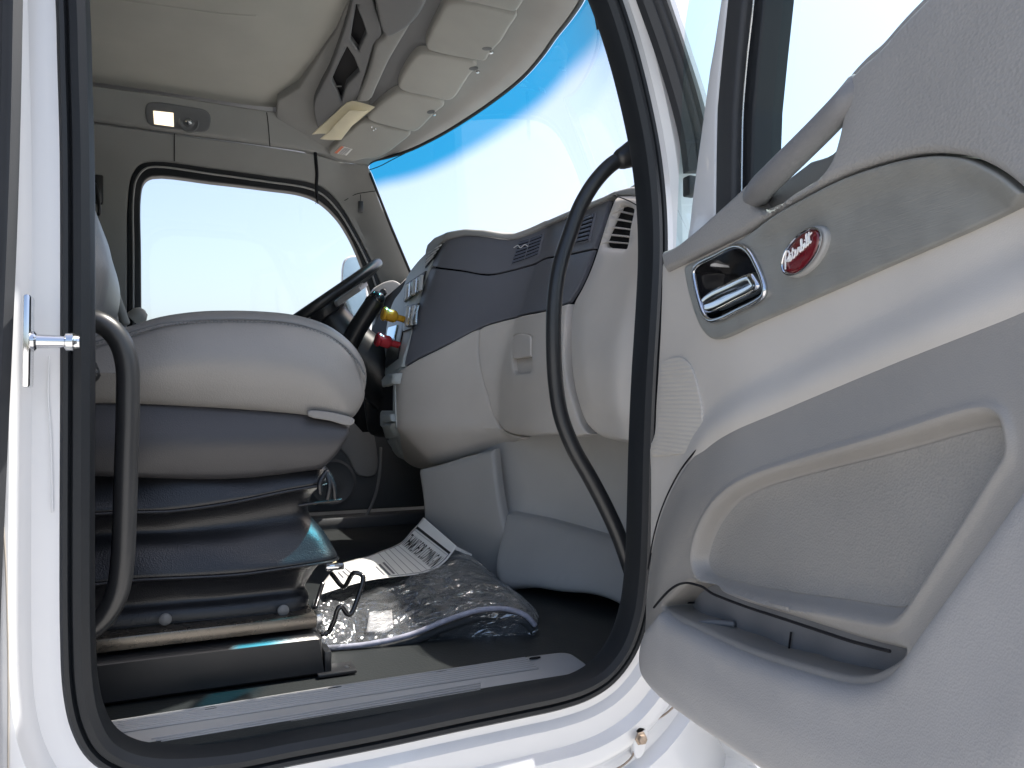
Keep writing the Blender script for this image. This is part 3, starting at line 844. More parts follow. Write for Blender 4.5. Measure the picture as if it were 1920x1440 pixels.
for k in range(5):
    x = 647+k*2.4
    a = SO.px(x, 277+k*.6, .0222); b = SO.px(x-11, 288+k*.7, .0222)
    tube('label_text_line', [SO.pt(a[0], a[1], .0222), SO.pt(b[0], b[1], .0222)], .0008, 'ink_grey', oc, seg=4, raw=True)
for (x, y) in [(697, 238), (704, 241), (700, 244)]:
    q = SO.px(x, y, .02); p = SO.pt(q[0], q[1], .02)
    lathe('trim_screw', p, (0, 0, -1), [(0, .004), (.002, .0035), (.003, .001)], 'chrome', oc, 10)
# paper tucked in the cubby
pp = thing('tucked_papers', 'folded cream papers sticking out between the overhead console and headliner', 'papers', (.5, 2.6, 2.68))
relief('sheet_of_paper', SO, P(SO, [(585, 257), (627, 220), (650, 199), (660, 196), (703, 200), (670, 228), (646, 248), (640, 257), (612, 256)], .035), 'cream_paper', pp, h=.035, rnd=.001, depth=.003, sp=.02, hf=lambda Q: .01*np.sin(Q[:, 0]*30+Q[:, 1]*8))
relief('sheet_of_paper', SO, P(SO, [(600, 259), (618, 243), (655, 203), (690, 203), (660, 232), (640, 258)], .042), 'cream_paper', pp, h=.045, rnd=.001, depth=.002, sp=.02, hf=lambda Q: .006*np.sin(Q[:, 0]*34+Q[:, 1]*8))
# hanging strap and small hook
st = thing('hanging_strap', 'thin black braided strap hanging in front of the far side window', 'strap', tuple(onY(593, 290, 2.80)))
tube('braid', [tuple(onY(x, y, 2.80)) for x, y in [(591, 287), (592, 300), (594, 325), (593, 350), (594, 372)]], .0065, 'black_flat', st, seg=6)
for dx in (-2, 1, 3):
    tube('frayed_end', [tuple(onY(594, 370, 2.80)), tuple(onY(594+dx, 382, 2.80))], .0012, 'black_flat', st, seg=5)
hk = thing('pillar_clip', 'small black plastic clip on the far windshield pillar trim', 'clip', tuple(onY(676, 388, 2.86)))
box('clip_body', tuple(onY(676, 388, 2.86)), (.02, .012, .045), 'black_metal', hk, bev=.004)
tube('clip_wire', [tuple(onY(676, 365, 2.87)), tuple(onY(676, 380, 2.865))], .0012, 'black_flat', hk, seg=5)
ch = thing('coat_hook', 'black coat hook on the dark trim behind the far window', 'coat hook', tuple(onY(180, 370, 2.9)))
box('hook_plate', tuple(onY(178, 355, 2.92)), (.05, .02, .10), 'black_metal', ch, bev=.006)
tube('hook', [tuple(onY(178, 345, 2.90)), tuple(onY(184, 375, 2.86)), tuple(onY(186, 400, 2.85)), tuple(onY(182, 403, 2.87))], .006, 'black_metal', ch, seg=8)

# ================================================================== DASHBOARD
def xdash(Y, Z):
    t = min(1, max(0, (Y-1.90)/.25)); ramp = .5*t+.5*float(sstep(t))
    x = .81-.21*ramp
    x += .37*max(0, Z-1.80) if Z > 1.86 else (.37*(.06*(max(0, (Z-1.74))/.12)**2)/1.0 if Z > 1.74 else 0)
    if Z < 1.64: x += .9*(1.64-Z)
    return x
SX = Surf('X', xdash, -1)
da = thing('dashboard', 'grey dashboard with charcoal upper panel, glove box, air vents and switch panel', 'dashboard', (.8, 2.0, 1.9))
def smooth(surf, pts, h=0, k=4): return [tuple(p)[:2] for p in cr(P(surf, pts, h), k, True)]
# backing so that no light leaks between the panels
relief('dash_core', SX, [(1.16, 1.69), (2.86, 1.60), (2.86, 2.10), (2.2, 2.20), (1.9, 2.16), (1.16, 2.28)], 'black_flat', da, h=-.025, rnd=0, depth=.02, sp=.05)
# top pad
tp_top = [(796, 476), (801, 458), (814, 445), (834, 436), (870, 429), (905, 431), (940, 437), (962, 437), (985, 429), (1020, 413), (1060, 397), (1095, 382), (1130, 368), (1150, 358), (1182, 350), (1215, 350)]
tp_bot = [(1215, 372), (1180, 366), (1150, 366), (1128, 378), (1095, 392), (1060, 407), (1020, 424), (985, 440), (962, 448), (940, 448), (905, 443), (870, 441), (838, 448), (822, 458), (811, 475), (800, 488)]
tpp = P(SX, tp_top+tp_bot, .012)
relief('top_pad', SX, [tuple(p)[:2] for p in tpp], 'grey_mid', da, h=.012, rnd=.006, depth=.03, sp=.015)
# dash top running forward to the glass
edge3 = [np.array(SX.pt(*SX.px(x, y, .010), .006)) for x, y in tp_top]
rows = []
for dx, dz in ((0, -.006), (.05, -.001), (.16, -.004), (.34, -.03)):
    rows.append([(e[0]+dx, e[1], e[2]+dz) for e in edge3])
sheet('dash_top', rows, 'grey_mid', da, k=3, thick=.004)
near_e = edge3[-1]
# charcoal panels
up_px = [(822, 459, 1), (838, 448), (870, 442), (905, 444), (940, 449), (962, 449), (985, 441), (1020, 425), (1060, 408), (1095, 393), (1143, 371, 1), (1128, 420), (1112, 466, 1), (1056, 478), (1020, 484), (990, 497), (957, 506), (914, 514), (861, 506), (809, 499, 1)]
relief('upper_panel', SX, smooth(SX, up_px), 'charcoal', da, h=0, rnd=.003, depth=.012, sp=.02)
lo_px = [(808, 502, 1), (861, 509), (914, 517), (957, 509), (990, 500), (1020, 487), (1056, 481), (1111, 469, 1), (1098, 505), (1084, 537), (1066, 566, 1), (1040, 577), (1020, 582), (970, 593), (914, 608), (896, 615), (826, 650), (758, 686, 1), (769, 636), (780, 590), (794, 540)]
relief('charcoal_panel', SX, smooth(SX, lo_px), 'charcoal', da, h=0, rnd=.003, depth=.012, sp=.02)
# passenger side vents in the upper panel
def vent(quad, n, nm, surf=SX, mframe='charcoal', mslat='charcoal', h=.003, tilt=0.0, parent=da, cols=0):
    ou = P(surf, quad, h)
    fr = relief(nm, surf, [tuple(p)[:2] for p in ou], mframe, parent, h=h, rnd=.002, depth=.006, sp=.03)
    A = [np.array(p[:2]) for p in ou]; c = sum(A)/4
    inn = [c+(a-c)*.90 for a in A]
    relief('vent_throat', surf, [tuple(p) for p in inn], 'black_flat', fr, h=h+.0006, rnd=0, depth=.001, sp=.05)
    for i in range(n):
        t = (i+.5)/n
        a = inn[0]*(1-t)+inn[3]*t; b = inn[1]*(1-t)+inn[2]*t
        wv = (inn[3]-inn[0])/n*.30
        quad2 = [a-wv, b-wv, b+wv, a+wv]
        relief('slat', surf, [tuple(p) for p in quad2], 'vent_slat', fr, h=h+.004, rnd=.001, depth=.004, sp=.05)
    for i in range(cols):
        t = (i+1)/(cols+1)
        a = inn[0]*(1-t)+inn[1]*t; b = inn[3]*(1-t)+inn[2]*t
        tube('divider', [surf.pt(a[0], a[1], h+.0045), surf.pt(b[0], b[1], h+.0045)], .0012, mslat, fr, seg=5, raw=True)
    return fr
v1 = vent([(972, 452), (1019, 436), (1009, 478), (957, 497)], 6, 'centre_vent', cols=1)
q = SX.px(980, 463, .008)
tube('airflow_symbol', [SX.pt(q[0]+dx, q[1]+dz, .009) for dx, dz in [(.02, 0), (.012, .006), (.004, -.002), (-.004, .006), (-.014, 0)]], .0012, 'white_plastic', v1, seg=5)
v2 = vent([(1080, 411), (1117, 397), (1104, 452), (1060, 462)], 6, 'passenger_vent', cols=1)
# grey lower side panel and glove box
lp_px = [(742, 701, 1), (757, 690, 1), (826, 653), (895, 618), (898, 622, 1), (896, 661), (902, 700), (913, 742), (927, 785), (942, 807), (976, 820, 1), (945, 833), (914, 845), (870, 856), (833, 868), (792, 880, 1), (770, 873), (756, 862, 1), (748, 835), (742, 803), (739, 750)]
relief('side_panel', SX, smooth(SX, lp_px), 'grey_light', da, h=0, rnd=.006, depth=.03, sp=.02)
gb_px = [(900, 618, 1), (914, 611), (970, 596), (1020, 585), (1066, 570, 1), (1063, 590), (1060, 640), (1062, 696), (1072, 742), (1089, 792), (1106, 814, 1), (1080, 819), (1038, 815), (990, 817), (960, 812), (945, 804), (930, 785), (916, 742), (904, 700), (899, 661)]
hole_px = [(961, 631), (966, 627), (992, 627), (997, 631), (998, 692), (993, 699), (967, 701), (962, 696)]
relief('glove_box', SX, smooth(SX, gb_px), 'grey_light', da, h=.004, rnd=.005, depth=.03, sp=.02, holes=[[tuple(p)[:2] for p in P(SX, hole_px, .004)]])
relief('handle_recess', SX, [tuple(p)[:2] for p in P(SX, [(955, 620), (1004, 620), (1004, 708), (955, 708)])], 'grey_light', da, h=-.010, rnd=0, depth=.005, sp=.03)
relief('glove_box_latch', SX, smooth(SX, [(963, 632), (994, 629), (996, 640), (996, 668, 1), (980, 671), (963, 673, 1)], .004), 'grey_light', da, h=.006, rnd=.003, depth=.012, sp=.01)
# near end pod with louvre
pod_px = [(1150, 366, 1), (1185, 366), (1225, 376, 1), (1226, 600), (1222, 842, 1), (1180, 834), (1162, 831), (1140, 826), (1112, 816), (1091, 793), (1074, 742), (1066, 696), (1063, 640), (1064, 600), (1071, 568), (1086, 540), (1100, 510), (1115, 468), (1133, 410)]
slots = []
sl_top = [(1157, 387), (1182, 393)]; 
SLT = [[(1156, 388), (1163, 386), (1176, 389), (1183, 394), (1183, 400), (1154, 394)],
       [(1150, 397), (1183, 404), (1182, 415), (1145, 408)],
       [(1144, 412), (1182, 418), (1181, 429), (1139, 423)],
       [(1138, 427), (1181, 432), (1180, 442), (1133, 437)],
       [(1132, 441), (1180, 446), (1179, 455), (1128, 450)],
       [(1127, 454), (1179, 458), (1178, 464), (1174, 467), (1135, 464), (1129, 461)]]
PH = .022
holes = [[tuple(p)[:2] for p in P(SX, s, PH)] for s in SLT]
podpoly = smooth(SX, pod_px, PH)
def pod_hf(Q):
    d = sdf(Q, podpoly)
    return .012*sstep(d/.09)
pdo = relief('end_pod', SX, podpoly, 'grey_light', da, h=PH-.004, rnd=.016, depth=.04, sp=.014, hf=pod_hf, holes=holes)
relief('louvre_back', SX, [tuple(p)[:2] for p in P(SX, [(1150, 382), (1188, 388), (1184, 470), (1120, 468)], PH)], 'black_flat', pdo, h=PH-.02, rnd=0, depth=.002, sp=.05)
groove('panel_joint', SX, [(1152, 366), (1180, 377), (1203, 390)], 'black_flat', da, h=PH+.004, w=.0014)
# switch panel facing the driver
fc_px = [(832, 451, 1), (815, 484), (793, 530), (779, 590), (768, 636), (756, 688, 1), (735, 700), (722, 704, 1), (724, 680), (722, 650), (728, 600), (738, 566), (756, 540), (765, 517), (783, 492), (800, 474, 1)]
fc = relief('switch_panel', SX, smooth(SX, fc_px), 'switch_grey', da, h=.002, rnd=.003, depth=.02, sp=.03)
def fpanel(nm, px, m, h, rnd=.002, depth=.006, par=fc, lab=None):
    return relief(nm, SX, [tuple(p)[:2] for p in P(SX, px, h)], m, par, h=h, rnd=rnd, depth=depth, sp=.03, label=lab)
fpanel('display_recess', [(731, 596), (760, 590), (745, 672), (722, 690), (727, 640)], 'black_metal', .006)
fpanel('display', [(727, 614), (744, 609), (736, 645), (722, 648)], 'mirror_glass', .010, .001, .003)
fpanel('rocker_bezel', [(758, 574), (784, 568), (776, 616), (754, 622)], 'black_metal', .008)
for i in range(4):
    x0 = 758+i*5.2
    fpanel('rocker_switch', [(x0+4, 575-i*.8), (x0+7.6, 574-i*.8), (x0+3.2, 611-i), (x0-.2, 612-i)], 'white_plastic' if i % 2 == 0 else 'steel', .016, .002, .008)
fpanel('rocker_bezel', [(760, 532), (797, 508), (788, 545), (756, 566)], 'black_metal', .008)
for i in range(5):
    x0 = 759+i*6.4; y0 = 534-i*4.2
    fpanel('rocker_switch', [(x0+1, y0), (x0+4.8, y0-2), (x0+2.6, y0+26), (x0-.9, y0+29)], 'white_plastic' if i % 2 == 0 else 'steel', .016, .002, .008)
fpanel('driver_vent', [(800, 474), (829, 455), (812, 484), (796, 503)], 'black_metal', .006)
for i in range(4):
    fpanel('vent_slat', [(801-i*1.5, 474+i*7), (826-i*5, 458+i*7), (825-i*5, 460.5+i*7), (800-i*1.5, 477+i*7)], 'white_plastic', .012, .001, .004)
for (x, y, m, nm) in [(744, 599, 'yellow_plastic', 'parking_brake_knob'), (733, 647, 'red_plastic', 'trailer_air_knob')]:
    q = SX.px(x, y, .03); p = Vector(SX.pt(q[0], q[1], .004))
    ax = Vector((-.96, -.05, .22))
    lathe(nm, p, ax, [(0, .010), (.025, .010), (.030, .016), (.036, .0195), (.060, .0185), (.064, .022), (.070, .022), (.074, .018)], m, fc, 20)
# lower centre stack
ls_px = [(757, 690, 1), (742, 702), (740, 740), (742, 800), (756, 862, 1), (745, 857), (735, 845), (724, 810), (712, 776, 1), (714, 770), (736, 770, 1), (737, 720, 1), (716, 726), (715, 712), (724, 701)]
relief('lower_stack', SX, [tuple(p)[:2] for p in P(SX, ls_px, .004)], 'switch_grey', da, h=.004, rnd=.003, depth=.03, sp=.02)
fpanel('open_cubby', [(717, 727), (737, 721), (736, 771), (714, 776)], 'black_flat', -.004, 0, .003, da)
fpanel('stack_drawer', [(714, 778), (731, 776), (733, 790), (715, 792)], 'switch_grey', .018, .004, .014, da)
fpanel('stack_drawer', [(716, 797), (734, 794), (738, 818), (722, 822)], 'switch_grey', .018, .004, .014, da)
fpanel('stack_drawer', [(724, 826), (738, 823), (749, 852), (738, 846)], 'switch_grey', .012, .004, .010, da)
fpanel('stack_lip', [(714, 712), (724, 702), (742, 700), (738, 719), (716, 725)], 'switch_grey', .022, .006, .02, da)
# far corner trims of the dash beyond the wheel
cp_ = [(700, 545), (716, 531), (738, 525), (752, 532), (761, 548), (757, 570), (735, 582), (712, 590), (703, 575)]
SFc = Surf('Y', lambda a, b: 2.84, -1)
relief('dash_corner', SFc, [tuple(p)[:2] for p in P(SFc, [(690, 700), (705, 590), (718, 560), (740, 545), (765, 520), (790, 520), (790, 700)])], 'grey_mid', da, h=0, rnd=.008, depth=.04, sp=.03)
relief('corner_cover', SFc, [tuple(p)[:2] for p in cr(P(SFc, cp_, .02), 4, True)], 'grey_mid', da, h=.02, rnd=.012, depth=.04, sp=.02)
kn = onY(718, 549, 2.79)
lathe('adjuster_knob', kn, (-.2, -1, .1), [(-.02, .008), (.0, .008), (.004, .014), (.016, .013), (.02, .009)], 'black_metal', da, 16)
box('under_dash', (.93, 2.52, 1.70), (.10, .70, .30), 'black_flat', da, bev=.02)

# ================================================================== STEERING WHEEL AND COLUMN
sw = thing('steering_wheel', 'black steering wheel with grey spoke pad beyond the passenger seat, seen almost edge on', 'steering wheel', (.42, 2.5, 2.05))
tip = np.array(onY(703, 497, 2.50)); low = np.array(onY(560, 595, 2.50))
adir = tip-low; adir /= np.linalg.norm(adir)
RW = .225
wc = tip-adir*RW
nrm = np.cross(adir, np.array((0, 1.0, 0))); nrm /= np.linalg.norm(nrm)
if nrm[2] < 0: nrm = -nrm
yv = np.cross(nrm, adir)
WF = Frame(wc, adir, yv, nrm)
tube('rim', [WF.pt(RW*math.cos(a), RW*math.sin(a), 0) for a in [2*math.pi*i/48 for i in range(48)]], .0165, 'black_metal', sw, seg=14, raw=True, closed=True)
lathe('hub', WF.pt(0, 0, -.055), nrm, [(0, .05), (.01, .07), (.03, .075), (.045, .07), (.055, .05), (.058, .01)], 'black_metal', sw, 28)
for a in (R(25), R(155), R(205), R(335)):
    tube('spoke', [WF.pt(.05*math.cos(a), .05*math.sin(a), -.02), WF.pt(.14*math.cos(a), .14*math.sin(a), -.012), WF.pt(.218*math.cos(a), .218*math.sin(a), 0)], .013, 'grey_dark', sw, seg=10, flat=1.5)
relief('spoke_pad', WF, [(.02, -.10), (.10, -.13), (.15, -.06), (.15, .06), (.10, .13), (.02, .10)], 'grey_mid', sw, h=-.02, rnd=.01, depth=.02, sp=.03)
colm = thing('steering_column', 'black steering column with a thick shift stalk pointing up behind the wheel', 'steering column', tuple(wc-nrm*.3))
tube('shroud', [tuple(wc-nrm*.05), tuple(wc-nrm*.14), tuple(wc-nrm*.24+np.array((.02, 0, 0))), tuple(wc-nrm*.42+np.array((.08, 0, 0)))], lambda t: .058+.05*t, 'black_metal', colm, seg=18)
tube('shift_stalk', [tuple(onY(650, 655, 2.40)), tuple(onY(668, 620, 2.38)), tuple(onY(690, 585, 2.36)), tuple(onY(705, 563, 2.35))], lambda t: .030-.002*t, 'black_metal', colm, seg=16)
lathe('stalk_button', onY(707, 560, 2.345), np.array(onY(712, 548, 2.33))-np.array(onY(706, 562, 2.35)), [(0, .024), (.010, .022), (.018, .014), (.021, .003)], 'black_gloss', colm, 16)
tube('stalk_highlight_edge', [tuple(onY(674, 590, 2.37)), tuple(onY(690, 562, 2.35)), tuple(onY(702, 550, 2.34))], .008, 'black_gloss', colm, seg=8)
tube('lower_column', [tuple(wc-nrm*.25), tuple(onY(705, 700, 2.55)), tuple(onY(722, 800, 2.55))], .06, 'black_metal', colm, seg=14)

# ================================================================== SIDE MIRROR
YM = 3.30
mi = thing('side_mirror', 'grey framed outside mirror with sky blue tinted into its glass beyond the far side window', 'mirror', tuple(onY(665, 560, YM)))
MF = Frame(onY(664, 545, YM), (.55, .83, 0), (0, 0, 1), (-.83, .55, 0))
def mpx(pts): return [MF.px(x, y) for x, y in pts]
mo = mpx([(640, 600), (640, 500), (643, 488), (652, 480), (664, 479), (686, 500), (690, 520), (692, 600), (688, 640), (645, 640)])
mirf = Frame(onY(664, 545, YM), (1, 0, 0), (0, 0, 1), (-.15, -1, 0))
mo = cr([mirf.px(x, y)+() for x, y in [(640, 640), (639, 540), (641, 498), (645, 487), (655, 480), (672, 479), (684, 488), (688, 510), (692, 560), (694, 640)]], 4, True)
relief('housing', mirf, [tuple(p)[:2] for p in mo], 'white_paint_clean', mi, h=0, rnd=.01, depth=.06, sp=.03)
mg = cr([mirf.px(x, y)+() for x, y in [(643, 640), (642, 540), (644, 500), (648, 490), (656, 484), (670, 483), (680, 492), (684, 515), (687, 560), (689, 640)]], 4, True)
relief('mirror_glass', Frame(np.array(mirf.o)+mirf.N*.004, mirf.U, mirf.V, mirf.N), [tuple(p)[:2] for p in mg], 'mirror_glass', mi, h=0, rnd=0, depth=.002, sp=.1)
tube('mirror_arm', [tuple(onY(690, 560, YM)), tuple(onY(705, 600, 3.1)), tuple(onY(715, 640, 3.03))], .012, 'black_metal', mi, seg=10)

# ================================================================== PASSENGER SEAT
seat = thing('passenger_seat', 'grey leather passenger seat on a black pleated vinyl skirt and steel base', 'seat', (0, 1.6, 1.25))
YS_ = 1.345
SQ = Surf('Y', lambda a, b: YS_, -1)
cu_px = [(20, 760), (30, 690), (100, 645), (172, 626), (240, 606), (300, 588), (370, 578), (430, 576), (500, 578), (560, 585), (620, 604), (662, 634), (688, 668), (697, 700), (692, 738), (672, 780), (650, 797, 1), (560, 783), (450, 773), (260, 763), (100, 761)]
cu = smooth(SQ, cu_px)
loft('cushion', SQ, cu, [(-.52, .04), (-.50, .015), (-.46, .0), (-.05, 0), (-.03, .0025), (-.016, .009), (-.006, .020)], 'leather', seat, sharp=60)
def cush_hf(Q):
    d = sdf(Q, cu_in)
    z = Q[:, 1]
    return .036*np.sin(np.clip(d/.085, 0, 1)*math.pi/2) - .010*np.exp(-((z-1.735)/.012)**2)*0
Aq = np.array(cu); Tq = np.roll(Aq, -1, 0)-np.roll(Aq, 1, 0); Tq /= np.linalg.norm(Tq, axis=1)[:, None]
Nq = np.stack([-Tq[:, 1], Tq[:, 0]], 1)
if .5*np.sum(Aq[:, 0]*np.roll(Aq[:, 1], -1)-np.roll(Aq[:, 0], -1)*Aq[:, 1]) < 0: Nq = -Nq
top_w = np.array([.004+.0155*min(1, max(0, (a[1]-1.72)/.04)) for a in Aq])[:, None]
cu_in = [tuple(p) for p in (Aq+Nq*top_w)]
relief('side_bolster', SQ, cu_in, 'leather', seat, h=.004, rnd=.012, depth=.03, sp=.02, hf=cush_hf)
stp = [(x, y) for x, y in [(172, 642), (240, 624), (300, 607), (370, 600), (430, 598), (500, 600), (560, 608), (610, 625), (645, 648), (672, 678), (684, 700)]]
sq = cr(P(SQ, stp, .004), 12)
sm = np.array([tuple(p)[:2] for p in sq]); segl = np.concatenate([[0], np.cumsum(np.linalg.norm(np.diff(sm, axis=0), axis=1))])
tube('seam', [SQ.pt(p[0], p[1], .0025) for p in sm], .0014, 'grey_dark', seat, seg=6, raw=True)
nst = 75
VV = []; FF = []
for i in range(nst):
    s0 = segl[-1]*(i+.2)/nst; s1 = segl[-1]*(i+.75)/nst
    a = (np.interp(s0, segl, sm[:, 0]), np.interp(s0, segl, sm[:, 1])-.004); b = (np.interp(s1, segl, sm[:, 0]), np.interp(s1, segl, sm[:, 1])-.004)
    t = len(VV); w_ = .0009
    for p in (a, b):
        for dz, dh in ((-w_, .0045), (w_, .0045), (w_, .0075), (-w_, .0075)):
            VV.append(SQ.pt(p[0], p[1]+dz, dh))
    FF += [(t, t+1, t+5, t+4), (t+1, t+2, t+6, t+5), (t+2, t+3, t+7, t+6), (t+3, t, t+4, t+7), (t, t+3, t+2, t+1), (t+4, t+5, t+6, t+7)]
tag(mk('stitching', VV, FF, 'grey_dark', seat, sharp=20), kind='stuff')
# lower shell
sh_px = [(20, 752, 1), (180, 753), (260, 755), (450, 765), (560, 776), (640, 791), (655, 801), (643, 830), (625, 856), (602, 880, 1), (430, 899), (190, 892), (20, 888, 1)]
sh = smooth(SQ, sh_px)
def shell_hf(Q):
    z = Q[:, 1]; x = Q[:, 0]
    zr = 1.655-.02*sstep((-x+.02)/.1)
    up = np.clip((1.70-z)/.05, 0, 1)
    dn = np.clip((zr-z)/.09, 0, 1)
    return .022*up-.030*dn*dn
loft('shell_core', SQ, sh, [(-.50, .03), (-.46, 0), (-.03, 0), (-.02, .01)], 'grey_dark', seat, sharp=60)
relief('seat_shell', SQ, sh, 'grey_mid2', seat, h=.0, rnd=.010, depth=.05, sp=.016, hf=shell_hf)
# felt strip
fe2 = P(SQ, [(578, 771), (600, 770), (640, 777), (664, 786), (663, 794), (655, 798), (620, 789), (579, 780)], .022)
relief('felt_strip', SQ, [tuple(p)[:2] for p in cr(fe2, 3, True)], 'lint', seat, h=.024, rnd=.002, depth=.012, sp=.01)
# pleated skirt
prof_z = [(1.615, -.014), (1.606, -.006), (1.594, .004), (1.578, .013), (1.562, .021), (1.550, .028), (1.5445, .030), (1.5400, .026), (1.536, .012), (1.530, .000), (1.518, -.010), (1.506, -.014), (1.498, -.012), (1.488, .002), (1.474, .014), (1.458, .023), (1.444, .031), (1.4345, .036), (1.4290, .034), (1.425, .018), (1.418, .004), (1.405, -.004), (1.392, -.010), (1.382, -.014), (1.376, -.008), (1.369, .000), (1.356, .002), (1.343, .002)]
rx = .262
def foot(out, tz):
    pts = []
    y0 = 1.375-out; x1 = rx-.02+out*.9-.02*tz
    r = .03
    for x in np.linspace(-.45, x1-r, 60): pts.append((x, y0))
    for a in np.linspace(0, math.pi/2, 7)[1:]: pts.append((x1-r+r*math.sin(a), y0+r-r*math.cos(a)))
    for y in np.linspace(y0+r, 1.86, 16)[1:]: pts.append((x1, y))
    return pts
def skirt_row(z, o_):
    tz = max(0, (1.40-z)/.06) if z < 1.40 else 0
    out = []
    for j, (x, y) in enumerate(foot(o_, tz)):
        n1 = noise.noise(Vector((x*5, z*3, 1.3))); n2 = noise.noise(Vector((x*9+z*14, z*16, 7)))
        n3 = noise.noise(Vector((x*3.2, z*2.0, 12.0)))
        amp = min(1, max(.25, (z-1.37)/.03))
        lift = .022*max(0, (x-.0)/.26)*min(1, max(0, (z-1.49)/.03))*min(1, max(0, (1.60-z)/.03))
        out.append(Vector((x+.003*n2*amp, y+(.010*n1+.007*n2)*amp, z+(.011*n1+.007*n3)*amp+lift)))
    return out
V = []; Fc = []
for z, o_ in prof_z:
    row = skirt_row(z, o_); V += row; m_ = len(row)
for i in range(len(prof_z)-1):
    for j in range(m_-1):
        Fc.append((i*m_+j, i*m_+j+1, (i+1)*m_+j+1, (i+1)*m_+j))
sk = mk('pleated_skirt', V, Fc, 'vinyl', seat, sharp=0)
md = sk.modifiers.new('smooth', 'SUBSURF'); md.levels = 1; md.render_levels = 1
md = sk.modifiers.new('thickness', 'SOLIDIFY'); md.thickness = .003
for z, o_ in [(1.5405, .0285), (1.4300, .0355)]:
    tube('welt', [tuple(p+Vector((0, -.001, 0))) for p in skirt_row(z, o_)[10:68]], .0024, 'vinyl', seat, seg=6, raw=True)
tube('welt', [tuple(p+Vector((0, -.002, 0))) for p in skirt_row(1.352, .002)[8:62]], .0012, 'rubber', seat, seg=6, raw=True)
# corner folds radiating from the pinch at the front corner
for x1, y1 in [(600, 925), (614, 936), (628, 934)]:
    a = onY(612, 884, 1.335); b = onY(x1, y1, 1.33)
    tube('corner_fold', [tuple(a), tuple((a+b)/2+Vector((-.006 if x1 < 610 else .004, -.004, 0))), tuple(b)], .0045, 'vinyl', seat, seg=8)
tube('welt_edge', [tuple(onY(x, y, 1.338)) for x, y in [(560, 948), (600, 942), (640, 937)]], .0022, 'vinyl', seat, seg=8)
for (x, y) in [(310, 1161), (531, 1144)]:
    lathe('snap_button', onY(x, y, 1.356), (0, -1, 0), [(0, .0095), (.003, .0095), (.005, .007), (.006, .001)], 'grey_dark', seat, 18)
# rail and base
ra = onY(380, 1182, 1.335); rb_ = onY(593, 1164, 1.335)
box('slide_rail', ((-.45+rb_.x)/2, 1.60, rb_.z), (rb_.x+.45, .54, .021), 'rail_metal', seat, bev=.002)
box('rail_end', (rb_.x+.007, 1.36, rb_.z), (.012, .04, .018), 'steel', seat, bev=.002)
b0 = onY(607, 1190, 1.315)
bt = b0.z; 
bv = [(-.50, bt), (b0.x-.012, bt), (b0.x-.002, bt-.006), (b0.x+.002, 1.253), (-.50, 1.253)]
BF = Surf('Y', lambda a, b: 1.315+.0, -1)
loft('seat_base', BF, bv, [(-.50, .0), (-.01, 0), (-.004, .002), (0, .006)], 'black_metal', seat, sharp=30)
fl = onZ(650, 1256, 1.252)
box('floor_bracket', (b0.x+.022, fl.y, 1.2555), (.065, .05, .006), 'black_metal', seat, bev=.002)
lathe('bracket_hole', (b0.x+.042, fl.y-.004, 1.2588), (0, 0, 1), [(0, .0045), (.0006, .0045), (.0008, .003)], 'steel', seat, 12)
box('upstand', (b0.x+.008, fl.y+.01, 1.272), (.012, .05, .04), 'black_metal', seat, bev=.003)
# adjuster handle of bent rod
hp = [(602, 1189), (614, 1187), (626, 1165), (635, 1139), (640, 1138), (652, 1152), (658, 1151), (672, 1118), (681, 1084), (677, 1077), (664, 1074), (657, 1082), (646, 1100), (640, 1098), (622, 1076)]
hy = [1.42]*7+[1.425, 1.43, 1.435, 1.44, 1.45, 1.46, 1.47, 1.50]
tube('adjuster_handle', [tuple(onY(x, y, yy))+((1,) if False else ()) for (x, y), yy in zip(hp, hy)], .0046, 'black_gloss', seat, seg=10, k=5)
tube('adjuster_rod', [tuple(onY(605, 1094, 1.47)), tuple(onY(597, 1120, 1.45)), tuple(onY(591, 1140, 1.43))], .0042, 'black_gloss', seat, seg=10)
box('latch_block', onY(592, 1162, 1.40), (.016, .03, .03), 'steel', seat, bev=.003)
# belt webbing hanging at the seat front
sheet('belt_webbing', [[tuple(onY(x, y, yy)) for x, y in r] for yy, r in [(1.50, [(603, 995), (612, 1022), (620, 1045), (630, 1062)]), (1.53, [(605, 994), (615, 1021), (624, 1043), (636, 1060)])]], 'strap', seat, k=6, thick=.002)
box('belt_tongue', onY(627, 1062, 1.49), (.035, .02, .012), 'chrome', seat, bev=.003)
# backrest
SB = Surf('Y', lambda a, b: 1.40, -1)
bb = cr(P(SB, [(40, 300), (120, 320), (166, 365), (182, 418), (196, 465), (201, 498), (197, 535), (187, 570), (172, 602), (150, 640), (60, 660), (20, 500)]), 5, True)
loft('backrest', SB, [tuple(p)[:2] for p in bb], [(-.44, .04), (-.40, .01), (-.36, 0), (-.06, 0), (-.03, .006), (-.012, .02), (0, .045)], 'leather', seat, sharp=60)
tube('recline_knob', [tuple(onY(168, 690, 1.33)), tuple(onY(172, 705, 1.32))], .014, 'black_metal', seat, seg=12)

